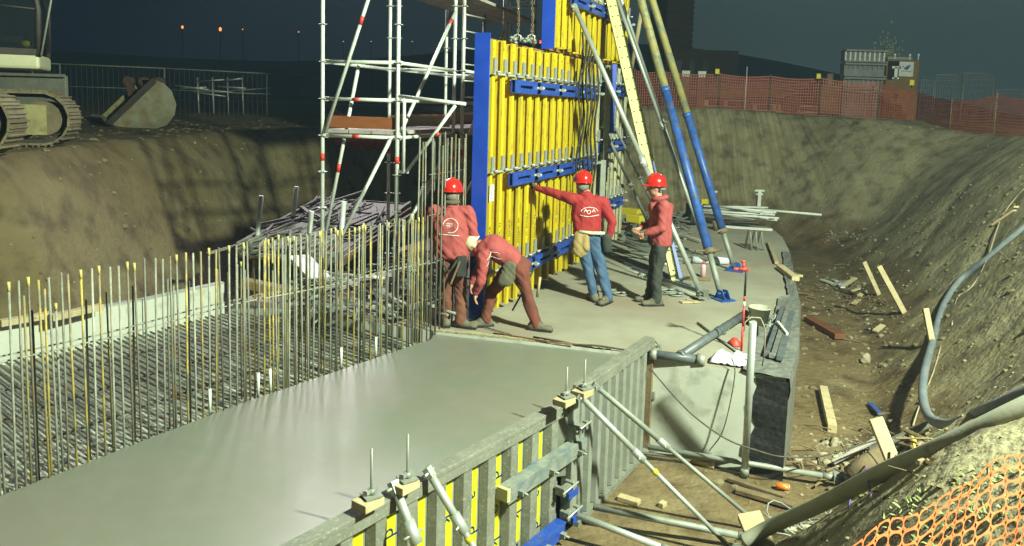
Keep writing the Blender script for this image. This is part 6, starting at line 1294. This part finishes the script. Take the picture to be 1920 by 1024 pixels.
cbox(MB(), -.32, .07, 1.1, .56, .01, 1.6).build('side_window', M['glass'], co); cbox(MB(), .0, .7, 1.1, .01, 1.1, 1.6).build('front_window', M['glass'], co)
cbox(cbox(MB(), -.5, .7, .45, .5, .5, .12), -.75, .7, .8, .12, .5, .6).build('seat', M['dark_cloth'], co, bevel=.03); MB().ball(cq(-.2, .3, .38), (.10, .08, .06), 8).build('bag', M['film'], co)
MB().path([cq(.03, 0, .2), cq(.20, -.02, 1.1), cq(.05, 0, 1.8)], .018, 6).build('hand_rail', M['galv_d'], co)
cbox(MB(), -2.4, 1.0, .6, 1.6, 2.0, 1.1).build('engine_housing', M['exc_d'], ex, bevel=.05); q = cq(-1.4, .6, 0); MB().tube((q.x, q.y, 2.5), (q.x, q.y, bz), .4, 16).build('slew_ring', M['exc_d'], ex)
# digger bucket
c = far(262, 205, 20.5); bg_ = 2.0; bk_ = thing('digger_bucket', 'large worn pale yellow digger bucket resting on the bank, opening to the upper left', 'digger bucket', (c.x, 20.5, bg_ - .02))
prof = [(.0 + (px - 262) / 1440 * 20.5, (238 - py) / 1440 * 20.5 + .02) for px, py in [(214, 232), (232, 238), (262, 240), (298, 241), (322, 232), (336, 214), (340, 194), (332, 170), (318, 156), (300, 150)]]
pv = Vector((-.66, .75, 0)).normalized(); px_ = Vector((1, 0, 0)); wb = 1.35
def bp(q, s_): return Vector((c.x, 20.2, bg_)) + px_ * q[0] + Z3 * q[1] + pv * s_
MB().slab([bp(q, 0) for q in prof], pv * .05).build('side_plate', M['exc_s'], bk_); MB().slab([bp(q, wb) for q in prof], pv * .05).build('side_plate', M['exc_y'], bk_)
b = MB(); n_ = len(prof); vs = [bp(q, 0) for q in prof] + [bp(q, wb) for q in prof]; ctr = Vector((sum(q[0] for q in prof) / n_, sum(q[1] for q in prof) / n_, 0))
vi = [bp((q[0] + (ctr.x - q[0]) * .06, q[1] + (ctr.y - q[1]) * .06), s_) for s_ in (0, wb) for q in prof]
b.add(vs + vi, [(k, k + 1, n_ + k + 1, n_ + k) for k in range(n_ - 1)] + [(2 * n_ + k + 1, 2 * n_ + k, 3 * n_ + k, 3 * n_ + k + 1) for k in range(n_ - 1)]); b.build('shell', M['exc_y'], bk_)
MB().bar(bp(prof[0], .0) - pv * .03, bp(prof[-1], .0) - pv * .03, .16, .08, up=pv).build('cutting_edge', M['exc_d'], bk_)
MB().bar(bp(prof[0], 0), bp(prof[0], wb), .12, .05).build('cutting_edge', M['exc_d'], bk_)
for k in range(5): q = bp(prof[0], .1 + k * .28); MB().bar(q, q + Vector((-.14, 0, .18)), .09, .06, up=pv).build('tooth', M['exc_d'], bk_)
for k in range(3):
    q = Vector((c.x - .55 + .42 * k, 21.0, bg_ + 1.22)); MB().tube(q, q + Vector((.0, .18, 0)), .14, 14).bar(q - Z3 * .45 + Vector((.1, .09, 0)), q + Vector((0, .09, 0)), .28, .12).build('hinge_ear', mat('rusty_casting', (.10, .05, .03), (.06, .04, .03), 6, .8) if k == 0 else bpy.data.materials['rusty_casting'], bk_)
# distant road lamps
for i, (px, py, s_) in enumerate([(342, 51, .55), (413, 55, .75), (455, 55, .3), (560, 60, .35), (644, 78, .3), (696, 78, .3), (773, 78, .3), (150, 137, .0)]):
    if s_ == 0: continue
    Yd = 150 + 12 * i; p = far(px, py, Yd); t = thing('street_lamp', 'distant orange street lamp on the dark horizon, %s from the left' % ['first', 'second and brightest', 'third, very faint', 'fourth', 'fifth', 'sixth', 'seventh'][i], 'street lamp', (p.x, Yd, 0), 0, 'distant street lamps')
    MB().tube((p.x, Yd, 0), (p.x, Yd, p.z + .2), .08, 6).build('pole', M['exc_d'], t); MB().ball(p, (.42 * s_, .3 * s_, .60 * s_), 8).build('lantern', M['sodium'], t)
p = atwall(1013, 80, (W0 + wn * .2)[:2], wn[:2]); tag(MB().ball(p, .014, 8).tube(p, p + Z3 * .03, .01, 6).build('marker_light', M['lampred']), 'tiny red marker light at the foot of the upper blue board', 'light')

# ---------------------------------------------------------------- night air
hm_ = bpy.data.materials.new('haze'); hm_.use_nodes = True; hn = hm_.node_tree; hn.nodes.clear(); ho = hn.nodes.new('ShaderNodeOutputMaterial'); hv_ = hn.nodes.new('ShaderNodeVolumePrincipled')
hv_.inputs['Density'].default_value = .0012; hv_.inputs['Color'].default_value = (.52, .76, 1.0, 1); hn.links.new(hv_.outputs[0], ho.inputs['Volume'])
link('haze', MB().box((0, 180, 24), (900, 500, 54)).mesh('haze', hm_), kind='stuff')
